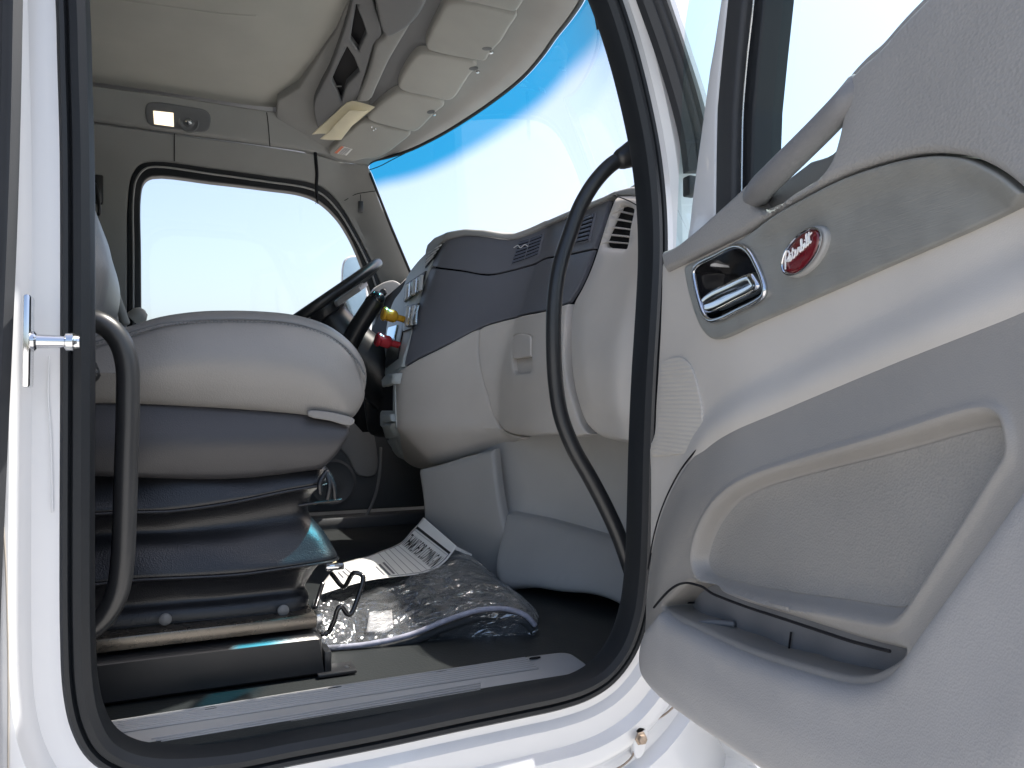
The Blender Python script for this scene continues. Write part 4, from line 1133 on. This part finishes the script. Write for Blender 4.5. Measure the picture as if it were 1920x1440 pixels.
ds = thing('driver_seat', 'grey leather driver seat back with pale piping, mostly hidden behind the passenger seat', 'driver seat', (0, 2.5, 1.6))
S2 = Surf('Y', lambda a, b: 2.28, -1)
loft('backrest', S2, [tuple(p)[:2] for p in cr(P(S2, [(60, 330), (150, 380), (190, 470), (206, 520), (222, 565), (236, 605), (235, 680), (60, 680)]), 4, True)], [(-.5, .02), (-.02, 0), (-.008, .006), (0, .018)], 'grey_dark', ds, sharp=60)
tube('piping', [tuple(onY(x, y, 2.275)) for x, y in [(200, 508), (212, 540), (224, 572), (236, 606)]], .011, 'visor_fabric', ds, seg=10)
tube('piping', [tuple(onY(x, y, 2.272)) for x, y in [(196, 528), (208, 560), (218, 592), (222, 612)]], .004, 'grey_light', ds, seg=8)
loft('cushion', S2, [(-.15, 1.62), (.33, 1.62), (.37, 1.70), (.33, 1.79), (-.15, 1.80)], [(-.50, .02), (-.03, .0), (0, .02)], 'leather', ds, sharp=60)
dk = thing('door_lock_knob', 'small pale rounded knob at the rear lower corner of the far side window', 'knob', tuple(onY(254, 592, 2.93)))
lathe('knob_cap', onY(250, 600, 2.92), (.5, -.1, .5), [(0, .03), (.03, .028), (.045, .018), (.05, .002)], 'visor_fabric', dk, 20)

# ================================================================== GRAB HANDLES
gh = thing('grab_handle', 'short black rubber coated grab handle beside the passenger seat', 'grab handle', tuple(onY(165, 900, 1.2)))
tube('bar', [tuple(onY(x, y, yy)) for x, y, yy in [(150, 602, 1.20), (178, 602, 1.20), (203, 614, 1.20), (225, 640, 1.20), (238, 680, 1.20), (240, 760, 1.20), (237, 860, 1.20), (234, 960, 1.20), (229, 1060, 1.20), (220, 1110, 1.20), (200, 1150, 1.20), (172, 1177, 1.20), (150, 1186, 1.20)]], .0155, 'black_metal', gh, seg=18, k=8)
lathe('mount', onY(146, 602, 1.20), (1, 0, 0), [(-.03, .02), (.008, .02), (.012, .016)], 'black_metal', gh, 20)
lathe('mount', onY(146, 1187, 1.20), (1, 0, 0), [(-.03, .02), (.008, .02), (.012, .016)], 'black_metal', gh, 20)
gh2 = thing('grab_handle', 'long curved black grab handle in front of the dashboard by the windshield pillar', 'grab handle', tuple(onY(1190, 600, 1.2)))
tube('bar', [tuple(onY(x, y, yy)) for x, y, yy in [(1200, 283, 1.20), (1178, 292, 1.205), (1150, 306, 1.215), (1118, 338, 1.225), (1089, 385, 1.235), (1068, 440, 1.24), (1049, 500, 1.24), (1040, 560, 1.24), (1038, 640, 1.24), (1042, 720, 1.24), (1052, 780, 1.235), (1075, 840, 1.225), (1106, 895, 1.215), (1135, 950, 1.205), (1160, 1005, 1.195), (1178, 1055, 1.185), (1196, 1110, 1.18)]], .0142, 'black_metal', gh2, seg=18, k=8)
tube('mount_boot', [tuple(onY(1200, 280, 1.20)), tuple(onY(1180, 291, 1.205)), tuple(onY(1163, 299, 1.21))], lambda t: .027-.008*t, 'black_metal', gh2, seg=18)

# ================================================================== FLOOR MAT IN ITS BAG, PAPER
bagt = thing('bagged_floor_mat', 'folded dark floor mat wrapped in crinkled clear plastic on the cab floor', 'floor mat', (.48, 1.62, 1.25))
def crk(p, a=.004):
    v = Vector(p); q = v+Vector((noise.noise(v*9), noise.noise(v*9+Vector((3, 1, 0))), 0))*.05
    n = (1-2*abs(noise.noise(q*14)))+.55*(1-2*abs(noise.noise(q*33+Vector((7, 0, 0)))))
    return (0, -a*.3*n, a*(.55*n))
top_rows = [
 [(606, 1216, 1.455), (690, 1208, 1.44), (770, 1190, 1.43), (840, 1162, 1.42), (900, 1144, 1.41), (950, 1142, 1.40), (985, 1154, 1.39), (1003, 1172, 1.385)],
 [(600, 1190, 1.52), (690, 1175, 1.52), (770, 1158, 1.51), (840, 1136, 1.50), (900, 1122, 1.49), (950, 1122, 1.47), (985, 1135, 1.45), (1009, 1165, 1.42)],
 [(592, 1160, 1.60), (680, 1140, 1.61), (760, 1124, 1.62), (830, 1106, 1.62), (890, 1096, 1.60), (935, 1102, 1.57), (970, 1118, 1.54), (1002, 1146, 1.50)],
 [(590, 1132, 1.72), (670, 1108, 1.76), (750, 1088, 1.78), (815, 1074, 1.78), (868, 1066, 1.76), (910, 1078, 1.72), (942, 1096, 1.68), (975, 1122, 1.62)],
 [(596, 1116, 1.83), (670, 1098, 1.87), (740, 1084, 1.90), (800, 1068, 1.90), (850, 1042, 1.88), (885, 1046, 1.84), (915, 1072, 1.78), (948, 1100, 1.72)],
]
rows = [[tuple(onY(x, y, yy)) for x, y, yy in r] for r in top_rows]
sheet('mat_top', [[(p[0], p[1], p[2]-.009) for p in r] for r in rows], 'mat_carpet', bagt, k=8, thick=.012)
sheet('plastic_wrap', rows, 'plastic_film', bagt, k=26, thick=0, disp=lambda p: crk(p, .009))
und = [
 [(1003, 1172, 1.385), (985, 1164, 1.39), (950, 1152, 1.40), (900, 1154, 1.41), (850, 1172, 1.42), (790, 1196, 1.43)],
 [(1009, 1182, 1.385), (990, 1192, 1.395), (950, 1196, 1.405), (900, 1200, 1.42), (850, 1204, 1.43), (790, 1208, 1.44)],
 [(1000, 1194, 1.385), (985, 1203, 1.39), (950, 1212, 1.40), (900, 1220, 1.405), (850, 1228, 1.41), (806, 1229, 1.42)],
]
rows2 = [[tuple(onY(x, y, yy)) for x, y, yy in r] for r in und]
sheet('folded_wrap', rows2, 'plastic_film', bagt, k=18, thick=0, disp=lambda p: crk(p, .006))
sheet('mat_fold', [[(p[0]-.004, p[1]+.02, p[2]) for p in r] for r in rows2], 'mat_carpet', bagt, k=5, thick=.004)
edge_pts = [tuple(onY(x, y, yy-.004)) for x, y, yy in top_rows[0]]
tube('pale_edge', edge_pts, .0052, 'mat_edge', bagt, seg=10, k=8)
# loose crumpled plastic behind the adjuster
sheet('crumpled_plastic', [[tuple(onY(x, y, yy)) for x, y, yy in r] for r in [[(588, 1120, 1.56), (610, 1128, 1.56), (640, 1130, 1.58), (672, 1128, 1.60)], [(592, 1150, 1.50), (612, 1158, 1.50), (636, 1160, 1.52), (668, 1150, 1.56)], [(603, 1190, 1.45), (618, 1196, 1.45), (640, 1190, 1.46), (664, 1178, 1.50)], [(606, 1214, 1.44), (625, 1215, 1.44), (645, 1210, 1.45), (668, 1204, 1.46)]]], 'plastic_film', bagt, k=14, thick=0, disp=lambda p: tuple(Vector((noise.noise(Vector(p)*45)*.008, noise.noise(Vector(p)*45+Vector((5, 0, 0)))*.008, noise.noise(Vector(p)*50+Vector((0, 9, 0)))*.012))))
# small printed card inside the wrap
cardrows = [[tuple(onY(x, y, yy-.006)) for x, y, yy in r] for r in [[(687, 1184, 1.50), (705, 1184, 1.50), (724, 1184, 1.50), (737, 1178, 1.50)], [(693, 1147, 1.58), (710, 1146, 1.58), (726, 1144, 1.585), (735, 1143, 1.585)]]]
cd_ = sheet('printed_card', cardrows, 'card', bagt, k=4, thick=.001)
# paper mat
pm = thing('paper_floor_mat', 'white printed paper floor mat curling up over the bagged mat', 'paper mat', (.5, 1.85, 1.3))
up_e = [(794, 970, 2.02), (782, 985, 2.02), (770, 998, 2.02), (755, 1015, 2.01), (737, 1025, 2.00), (716, 1033, 1.98), (689, 1043, 1.95), (660, 1051, 1.92), (639, 1058, 1.89), (622, 1072, 1.86), (606, 1092, 1.83)]
lo_e = [(857, 1025, 1.86), (848, 1037, 1.85), (838, 1050, 1.84), (820, 1065, 1.82), (794, 1075, 1.79), (760, 1080, 1.76), (729, 1083, 1.73), (700, 1087, 1.70), (680, 1091, 1.69), (644, 1101, 1.66), (598, 1116, 1.62)]
U_ = [np.array(onY(*p)) for p in up_e]; L_ = [np.array(onY(*p)) for p in lo_e]
Uc = np.array(cr([tuple(p) for p in U_], 10)); Lc = np.array(cr([tuple(p) for p in L_], 10))
def psurf(u, v, h=0.0):
    """u along the sheet 0..1 from the raised end, v across 0..1"""
    n = len(Uc)-1; x = min(max(u, 0), 1)*n; i = min(int(x), n-1); f = x-i
    a = Uc[i]*(1-f)+Uc[i+1]*f; b = Lc[i]*(1-f)+Lc[i+1]*f
    du = (Uc[i+1]-Uc[i]); dv = b-a
    nn = np.cross(du, dv); nn /= max(np.linalg.norm(nn), 1e-9)
    if nn[1] > 0 and abs(nn[2]) < .3: nn = -nn
    if nn[2] < 0 and abs(nn[2]) >= .3: nn = -nn
    return a*(1-v)+b*v+nn*h
nu, nv = 100, 16
V = [psurf(i/nu, j/nv) for i in range(nu+1) for j in range(nv+1)]
Fc = [(i*(nv+1)+j, i*(nv+1)+j+1, (i+1)*(nv+1)+j+1, (i+1)*(nv+1)+j) for i in range(nu) for j in range(nv)]
po_ = mk('paper_sheet', V, Fc, 'paper', pm, sharp=0)
md = po_.modifiers.new('thickness', 'SOLIDIFY'); md.thickness = .0006; md.offset = -1
def pbar(nm, u0, u1, v0, v1, m='ink', h=.0012, par=po_):
    a = 12; b = 8
    V = [psurf(u0+(u1-u0)*i/a, v0+(v1-v0)*j/b, h) for i in range(a+1) for j in range(b+1)]
    Fc = [(i*(b+1)+j, i*(b+1)+j+1, (i+1)*(b+1)+j+1, (i+1)*(b+1)+j) for i in range(a) for j in range(b)]
    return mk(nm, V, Fc, m, par, sharp=0)
pbar('printed_bar', .105, .135, .03, .97)
pbar('printed_border', .135, .96, .030, .040, 'ink_grey')
pbar('printed_border', .135, .96, .955, .97, 'ink_grey')
for i, u in enumerate([.155, .36, .40, .445, .485, .53, .665, .70, .735, .77]):
    pbar('printed_line', u, u+.0035, .05, .94, 'ink_grey')
def ptext(body, u0, u1, v0, v1, m='ink', nm='printed_words'):
    cu_ = bpy.data.curves.new('t', 'FONT'); cu_.body = body; cu_.resolution_u = 2
    o = bpy.data.objects.new('t', cu_); sc.collection.objects.link(o)
    dg = bpy.context.evaluated_depsgraph_get(); me = bpy.data.meshes.new_from_object(o.evaluated_get(dg))
    xs = [v.co.x for v in me.vertices]; ys = [v.co.y for v in me.vertices]
    x0, x1, y0, y1 = min(xs), max(xs), min(ys), max(ys)
    V = [psurf(u1-(u1-u0)*(v.co.y-y0)/(y1-y0), v0+(v1-v0)*(v.co.x-x0)/(x1-x0), .0014) for v in me.vertices]
    Fc = [tuple(p.vertices) for p in me.polygons]
    bpy.data.objects.remove(o); bpy.data.curves.remove(cu_)
    return mk(nm, V, Fc, m, po_, sharp=0)
ptext('THANKS FOR COMING IN', .20, .335, .06, .93)
for i, (t, a, b) in enumerate([('HAVE A SAFE', .45, .85), ('AND PLEASANT', .45, .9), ('TRIP HOME', .45, .85)]):
    pass
for u, a, b in [(.545, .42, .90), (.575, .45, .92), (.605, .50, .90)]:
    pbar('printed_small_line', u, u+.014, a, b, 'ink_grey')
for u, a, b in [(.80, .25, .62), (.83, .30, .66), (.86, .25, .6)]:
    pbar('printed_small_line', u, u+.012, a, b, 'ink_grey')
fa = [onY(857, 1025, 1.86), onY(885, 1039, 1.88), onY(884, 1042, 1.86), onY(853, 1031, 1.855)]
mk('folded_corner', [tuple(p) for p in fa], [(0, 1, 2, 3)], 'paper', pm, sharp=0)

# ================================================================== OPEN DOOR
TH = R(78)
DH = (.70, 1.03, 0.0)
DF = Frame(DH, (-math.cos(TH), -math.sin(TH), 0), (0, 0, 1), (-math.sin(TH), math.cos(TH), 0))
door = bpy.data.objects.new('door', None); door.location = (.70, 1.03, 1.3); door.empty_display_size = .05
link(door, cab)
door['label'] = 'open passenger door with moulded grey inner panel, chrome release handle and map pocket'
def dpx(pts, h=0.0, k=4, closed=True):
    return [tuple(p)[:2] for p in cr(P(DF, pts, h), k, closed)]
# upper pad
pad_px = [(1238, 472, 1), (1262, 462), (1300, 433), (1345, 393), (1385, 358), (1402, 342, 1), (1402, 362), (1410, 385), (1430, 394), (1452, 392), (1490, 367), (1520, 350), (1550, 332), (1574, 302), (1588, 262), (1598, 215), (1604, 175), (1608, 150, 1), (1640, 118), (1665, 98), (1710, 48), (1762, -4), (1850, -90, 1), (2350, -500, 1), (2350, 700, 1), (2100, 500), (1990, 400), (1935, 352), (1905, 328), (1870, 308), (1835, 295), (1795, 289), (1745, 289), (1690, 299), (1600, 327), (1500, 376), (1400, 431), (1300, 481), (1243, 509, 1)]
relief('upper_pad', DF, dpx(pad_px, .012), 'grey_pad', door, h=.012, rnd=.008, depth=.06, sp=.03, hf=lambda Q: .012*sstep((Q[:, 0]-.25)/.3))
# recess behind the pull bar
relief('pull_recess', DF, dpx([(1395, 395, 1), (1420, 378), (1518, 303, 1), (1560, 287), (1592, 250, 1), (1640, 200, 1), (1600, 350, 1), (1500, 410, 1)], -.012), 'grey_dark', door, h=-.012, rnd=.004, depth=.03, sp=.04, hf=None)
bar = [DF.pt(*DF.px(x, y, hh), hh) for x, y, hh in [(1418, 368, .0), (1432, 348, .014), (1455, 325, .020), (1500, 281, .022), (1550, 231, .022), (1590, 188, .020), (1612, 160, .012)]]
tube('pull_handle', bar, lambda t: .0128+.003*(1-t), 'grey_bar_shade', door, seg=20, k=8)
tube('belt_weatherstrip', [DF.pt(*DF.px(x, y, -.004), -.004) for x, y in [(1600, 160), (1612, 143), (1640, 114), (1665, 93), (1710, 43), (1762, -9), (1850, -95)]], .007, 'grey_pad', door, seg=12)
# accent strip with handle opening and emblem
acc_px = [(1281, 500, 1), (1300, 491), (1400, 441), (1500, 386), (1600, 336), (1690, 307), (1745, 296), (1795, 294), (1835, 300), (1870, 314), (1905, 334), (1935, 358), (1990, 410), (2010, 428, 1), (2000, 355, 1), (1920, 385, 1), (1840, 418), (1700, 480), (1600, 524), (1500, 568), (1400, 612), (1365, 629), (1345, 636), (1331, 634), (1318, 622), (1306, 600), (1296, 570), (1286, 530)]
acc_px = [(1281, 500, 1), (1300, 491), (1400, 441), (1500, 386), (1600, 336), (1690, 307), (1745, 296), (1795, 294), (1835, 300), (1870, 314), (1905, 334), (1935, 358), (1945, 366, 1), (1840, 418), (1700, 480), (1600, 524), (1500, 568), (1400, 612), (1365, 629), (1345, 636), (1331, 634), (1318, 622), (1306, 600), (1296, 570), (1286, 530)]
hole_px = [(1299, 508), (1306, 497), (1340, 479), (1372, 463), (1388, 463), (1402, 473), (1416, 497), (1430, 533), (1431, 550), (1420, 562), (1385, 580), (1348, 598), (1330, 601), (1319, 592), (1310, 568), (1301, 530)]
hp_ = dpx(hole_px, .008)
accp = dpx(acc_px, .008)
lipline = [tuple(p)[:2] for p in cr(P(DF, [(1400, 441), (1500, 386), (1600, 336), (1690, 307), (1745, 296), (1795, 294), (1835, 300), (1870, 314), (1905, 334), (1935, 358)], .008), 4)]
def acc_hf(Q):
    d = open_dist(Q, lipline)
    return .012*(1-sstep(d/.022))*sstep((Q[:, 0]-.30)/.12)
acc = relief('accent_strip', DF, accp, 'accent', door, h=.008, rnd=.003, depth=.02, sp=.012, holes=[hp_], hf=acc_hf)
# release handle
bez = [tuple(p) for p in cr([q for q in P(DF, hole_px, .012)], 4, True)]
tube('handle_bezel', [DF.pt(p[0], p[1], .010) for p in bez], .0035, 'chrome', door, seg=8, raw=True, closed=True)
cupr = [(.006, -.001), (-.004, .001), (-.024, .006), (-.030, .016)]
Ab = np.array([tuple(p)[:2] for p in bez])
loft('handle_cup', DF, [tuple(p) for p in Ab], [(.008, -.001), (-.004, .001), (-.026, .004), (-.034, .014)], 'black_gloss', door, sharp=50)

# loft() closes both ends: take the front cap of the cup away so that it is a real recess
cup = bpy.data.objects['handle_cup']
bm = bmesh.new(); bm.from_mesh(cup.data)
def capkey(f): return len(f.verts)
big = sorted([f for f in bm.faces if len(f.verts) > 8], key=lambda f: np.dot(np.array(f.calc_center_median())-np.array(DH), DF.N))
bmesh.ops.delete(bm, geom=[big[-1]], context='FACES'); bm.to_mesh(cup.data); bm.free()
lev_px = [(1317, 566), (1321, 558), (1336, 545), (1370, 528), (1408, 511), (1414, 512), (1420, 521), (1427, 534), (1425, 541), (1419, 548), (1380, 568), (1336, 588), (1322, 585)]
lev = dpx(lev_px, .004)
loft('release_lever', DF, lev, [(-.014, .003), (-.006, -.001), (.004, -.001), (.009, .002), (.0105, .006), (.009, .011)], 'chrome', door, sharp=50)
# emblem
ec = DF.px(1509, 473, .010)
ea = np.array(DF.px(1545, 440, .010))-np.array(DF.px(1472, 503, .010))
la = np.linalg.norm(ea)/2*1.02; tl = math.atan2(ea[1], ea[0])
# the short half axis from the top and bottom of the oval
pa = np.array(DF.px(1484, 449, .010)); pb_ = np.array(DF.px(1530, 500, .010))
axn = np.array((-math.sin(tl), math.cos(tl)))
sb = abs(np.dot(pa-pb_, axn))/2*.80; ec = DF.px(1512, 473, .010)
em = relief('emblem_ring', DF, ellipse(ec, la*1.06, sb*1.12, tl, 48), 'grey_mid', door, h=.014, rnd=.004, depth=.012, sp=.01)
emr = relief('emblem_oval', DF, ellipse(ec, la*.93, sb*.94, tl, 48), 'red_enamel', door, h=.016, rnd=.003, depth=.004, sp=.006, hf=lambda Q: .004*np.sqrt(np.clip(sdf(Q, ellipse(ec, la*.93, sb*.94, tl, 48))/(sb*.9), 0, 1)))
tube('emblem_rim', [DF.pt(p[0], p[1], .0165) for p in ellipse(ec, la*.96, sb*.98, tl, 48)], .0013, 'chrome', door, seg=6, raw=True, closed=True)
# script lettering as raised strokes; local coordinates -1..1 along the oval, up = across
STK = [
 [(-.74, -.38), (-.70, .05), (-.62, .42), (-.50, .50), (-.42, .32), (-.50, .08), (-.66, .02)],
 [(-.62, .0), (-.50, -.10), (-.40, .0), (-.38, .12), (-.44, .14), (-.47, -.02), (-.42, -.16), (-.33, -.10), (-.26, .05)],
 [(-.22, .42), (-.27, .05), (-.26, -.14), (-.19, -.15), (-.12, -.02)],
 [(-.34, .22), (-.14, .24)],
 [(-.12, -.02), (-.05, .08), (-.05, .16), (-.10, .14), (-.12, .0), (-.08, -.14), (.0, -.10), (.05, .02)],
 [(.04, .02), (.08, .18), (.09, .12), (.15, .14), (.14, .0), (.16, -.14), (.22, -.08)],
 [(.22, -.08), (.28, .12), (.31, .45), (.27, .48), (.24, .10), (.25, -.14), (.33, -.14), (.37, -.02), (.33, .10), (.40, .06)],
 [(.40, .06), (.44, .12), (.43, -.10), (.47, -.14), (.52, -.04)],
 [(.45, .26), (.46, .28)],
 [(.52, -.04), (.59, .20), (.60, .50), (.56, .50), (.54, .05), (.57, -.14), (.64, -.08)],
 [(.64, -.08), (.72, .50), (.69, .10), (.71, -.12), (.77, -.08)],
 [(.60, .28), (.84, .34)],
]
letters = []
for s__ in STK:
    pts = []
    for (x, y) in s__:
        xx = x*la*.88+y*sb*.12; yy = y*sb*.95
        a = ec[0]+xx*math.cos(tl)-yy*math.sin(tl); b = ec[1]+xx*math.sin(tl)+yy*math.cos(tl)
        pts.append(DF.pt(a, b, .0205))
    letters.append(tube('emblem_lettering', pts, .0009, 'script_white', door, seg=6, k=5))

bm = bmesh.new()
for o in letters: bm.from_mesh(o.data)
me0 = letters[0].data; bm.to_mesh(me0); bm.free()
for o in letters[1:]: bpy.data.objects.remove(o)

# main panel with its rolled lower lip
POD_EDGE = [(2350, 350), (2100, 468), (1920, 553), (1810, 600), (1690, 650), (1569, 703), (1460, 752), (1374, 791), (1328, 822), (1277, 880), (1242, 950), (1225, 1008), (1215, 1067), (1209, 1144)]
pe = [tuple(p)[:2] for p in cr(P(DF, POD_EDGE, .01), 5)]
mp_px = [(1241, 490, 1), (1400, 408, 1), (1470, 377, 1), (1600, 318, 1), (1800, 300, 1), (1960, 345, 1), (2350, 160, 1), (2350, 500, 1), (1920, 640, 1), (1420, 850, 1), (1330, 920, 1), (1290, 1020, 1), (1218, 1040, 1), (1219, 900), (1217, 835, 1), (1226, 812), (1229, 760), (1234, 680), (1238, 600)]
def main_hf(Q):
    d = open_dist(Q, pe)
    return .016*(1-sstep(d/.045))*sstep((Q[:, 0]-.08)/.15) - .010*sstep((Q[:, 0]-.0)/.5)*0
mpn = relief('main_panel', DF, dpx(mp_px, 0), 'grey_panel', door, h=0, rnd=.005, depth=.04, sp=.014, hf=main_hf, holes=[[tuple(p) for p in hp_]], dense=[(pe, False, [sg*k*.006 for k in range(0, 9) for sg in (1, -1)])])
rb = [(1240, 678, 1), (1254, 672), (1268, 669), (1282, 673), (1295, 688), (1306, 722), (1315, 766), (1315, 800), (1306, 828), (1290, 848, 1), (1260, 853), (1220, 856, 1), (1219, 836, 1), (1229, 815), (1233, 780), (1236, 720)]
relief('ribbed_patch', DF, dpx(rb, .003), 'ribbed', door, h=.003, rnd=.0015, depth=.006, sp=.015)
# lower moulding, speaker recess, pocket
pod_out = POD_EDGE + [(1216, 1200), (1250, 1245), (1330, 1290), (1470, 1385), (1830, 1620), (2350, 1950)]
pod_poly = [tuple(p)[:2] for p in cr(P(DF, pod_out, .012), 5)]
spk_px = [(1420, 897), (1530, 861), (1640, 831), (1724, 806), (1800, 782), (1850, 770), (1880, 771), (1900, 784), (1912, 812), (1914, 850), (1890, 890), (1830, 985), (1760, 1090), (1718, 1150), (1700, 1164), (1670, 1165), (1590, 1150), (1500, 1136), (1413, 1119), (1360, 1105), (1335, 1094), (1319, 1070), (1315, 1045), (1320, 1015), (1334, 980), (1352, 950), (1378, 922)]
spk = dpx(spk_px, .02)
pock_px = [(1225, 1138), (1240, 1122), (1256, 1106), (1272, 1096), (1288, 1093), (1304, 1096), (1318, 1101), (1334, 1112), (1352, 1120), (1400, 1138), (1477, 1163), (1540, 1184), (1595, 1202), (1640, 1214), (1668, 1221, 1), (1655, 1238), (1627, 1256), (1595, 1268), (1556, 1267), (1477, 1246), (1378, 1214), (1279, 1168), (1245, 1152)]
pock = dpx(pock_px, .045)
HP = .026
def pod_hf2(Q):
    d = sdf(Q, spk)
    h = -.018*sstep(d/.012) - .004*sstep((d-.010)/.012)
    e = open_dist(Q, pe)
    h = h + .020*sstep(e/.10) - .004*(1-sstep(e/.006))
    # a soft bead round the recess
    h = h + .003*np.exp(-((d+.003)/.0035)**2)
    return h
relief('lower_moulding', DF, pod_poly, 'grey_mid2d', door, h=HP-.014, rnd=.008, depth=.05, sp=.011, hf=pod_hf2, holes=[pock], dense=[(spk, True, [sg*k*.002 for k in range(0, 11) for sg in (1, -1)]), (pe, False, [sg*k*.004 for k in range(1, 6) for sg in (1, -1)])])
groove('panel_joint', DF, POD_EDGE[1:-1], 'black_flat', door, h=.012, w=.0013)
spin = [tuple(p) for p in spk]
Aq = np.array(spin); Tq = np.roll(Aq, -1, 0)-np.roll(Aq, 1, 0); Tq /= np.linalg.norm(Tq, axis=1)[:, None]; Nq = np.stack([-Tq[:, 1], Tq[:, 0]], 1)
if .5*np.sum(Aq[:, 0]*np.roll(Aq[:, 1], -1)-np.roll(Aq[:, 0], -1)*Aq[:, 1]) < 0: Nq = -Nq
relief('speaker_grille', DF, [tuple(p) for p in (Aq+Nq*.012)], 'speaker_cloth', door, h=HP-.014, rnd=.0, depth=.004, sp=.012, hf=lambda Q: pod_hf2(Q)+.0012)
# pocket front that bulges into the cab
fr_px = [(1224, 1146, 1), (1245, 1163), (1279, 1180), (1378, 1228), (1477, 1262), (1556, 1283), (1595, 1284), (1634, 1270), (1664, 1240), (1700, 1184), (1760, 1100), (1840, 985), (1912, 880), (2000, 740), (2120, 600), (2350, 380, 1), (2350, 2080, 1), (1790, 1722), (1426, 1460), (1282, 1358), (1216, 1304), (1194, 1272), (1188, 1238), (1194, 1190)]
FH = .066
fpoly = dpx(fr_px, FH-.015)
def fr_hf(Q):
    d = sdf(Q, fpoly)
    return .030*sstep(d/.22)
relief('pocket_front', DF, fpoly, 'grey_front', door, h=FH-.018, rnd=.018, depth=.075, sp=.016, hf=fr_hf)
# pocket lining: back wall, floor, ribs
relief('pocket_lining', DF, dpx([(1222, 1075, 1), (1300, 1080), (1700, 1200), (1720, 1320, 1), (1560, 1330), (1360, 1270), (1232, 1210, 1)], .0), 'pocket_shade', door, h=-.012, rnd=.0, depth=.01, sp=.04, hf=lambda Q: -.004*np.cos(Q[:, 0]*60))
flr = [DF.pt(*DF.px(x, y, hh), hh) for x, y, hh in [(1218, 1225, -.012), (1640, 1345, -.012), (1640, 1345, .02), (1218, 1225, .02)]]
mk('pocket_floor', [tuple(v) for v in flr]+[(v[0], v[1], v[2]-.006) for v in flr], [(0, 1, 2, 3), (4, 5, 6, 7), (0, 1, 5, 4), (1, 2, 6, 5), (2, 3, 7, 6), (3, 0, 4, 7)], 'pocket_shade', door, sharp=20)
groove('pocket_seam', DF, [(1226, 1139), (1240, 1122), (1256, 1106), (1272, 1096), (1288, 1093), (1304, 1096), (1318, 1101), (1334, 1112), (1352, 1120), (1400, 1138), (1477, 1163), (1540, 1184), (1595, 1202), (1640, 1214), (1668, 1221)], 'black_flat', door, h=.040, w=.0016)
for (x, y, x2, y2) in [(1285, 1176, 1376, 1170), (1385, 1222, 1436, 1218)]:
    a = DF.pt(*DF.px(x, y, .03), .03); b = DF.pt(*DF.px(x2, y2, -.006), -.006)
    tube('pocket_divider', [a, tuple((np.array(a)+np.array(b))/2+np.array((0, 0, .004))), b], .004, 'pocket_shade', door, seg=8)
for (x, y, x2, y2) in [(1482, 1186, 1477, 1226), (1469, 1224, 1466, 1236), (1574, 1250, 1570, 1256), (1250, 1126, 1282, 1121), (1256, 1131, 1300, 1130)]:
    qa, qb = DF.px(x, y, -.006), DF.px(x2, y2, -.006)
    tube('scuff_mark', [DF.pt(*qa, -.0068), DF.pt(*qb, -.0068)], .0012, 'black_flat', door, seg=5)
# outer skin, window frame and glass
relief('outer_skin', DF, [(-.01, 1.24), (.90, 1.24), (.90, 1.98), (.60, 1.96), (.25, 1.93), (.03, 1.90), (-.01, 1.80)], 'white_paint', door, h=-.075, rnd=.01, depth=.02, sp=.1)
edgef = Frame(DH, (-math.cos(TH), -math.sin(TH), 0), (0, 0, 1), (-math.sin(TH), math.cos(TH), 0))
def strip(nm, left, rightp, m, h, depth, rnd=.004):
    return relief(nm, DF, [tuple(p)[:2] for p in P(DF, left+rightp[::-1], h)], m, door, h=h, rnd=rnd, depth=depth, sp=.05)
strip('window_frame', [(1404, -440), (1362, -120), (1350, 0), (1338, 80), (1329, 130), (1319, 205), (1306, 300), (1298, 360), (1291, 425), (1277, 500)], [(1412, -440), (1371, -120), (1363, 0), (1357, 60), (1350, 120), (1342, 208), (1341, 300), (1340, 388), (1339, 440), (1337, 500)], 'white_paint_clean', -.004, .06, .006)
strip('window_channel', [(1410, -440), (1370, -120), (1362, 0), (1350, 115), (1342, 205), (1340, 300), (1339, 388), (1338, 460)], [(1440, -440), (1402, -120), (1394, 0), (1383, 110), (1376, 208), (1374, 300), (1373, 388), (1372, 460)], 'rubber_dull', -.002, .05, .007)
strip('window_channel', [(1442, -440), (1404, -120), (1396, 0), (1385, 110), (1378, 208), (1375, 300), (1375, 460)], [(1480, -440), (1440, -120), (1432, 0), (1421, 110), (1412, 208), (1409, 300), (1408, 360), (1408, 460)], 'rubber', -.014, .04, .004)
tube('channel_bead', [DF.pt(*DF.px(x, y, -.008), -.008) for x, y in [(1420, -120), (1413, 0), (1401, 110), (1393, 208), (1391, 300), (1390, 400)]], .0014, 'steel', door, seg=6)
relief('window_glass', DF, [(-.0, 1.86), (.88, 1.86), (.86, 2.35), (.60, 2.62), (.20, 2.62), (.05, 2.30)], 'door_glass', door, h=-.040, rnd=0, depth=0, sp=.3)
relief('window_frame_top', DF, [(.02, 2.60), (.86, 2.66), (.90, 2.30), (.92, 1.98), (.86, 1.98), (.84, 2.30), (.80, 2.60), (.06, 2.55)], 'white_paint_clean', door, h=-.004, rnd=.006, depth=.06, sp=.05)
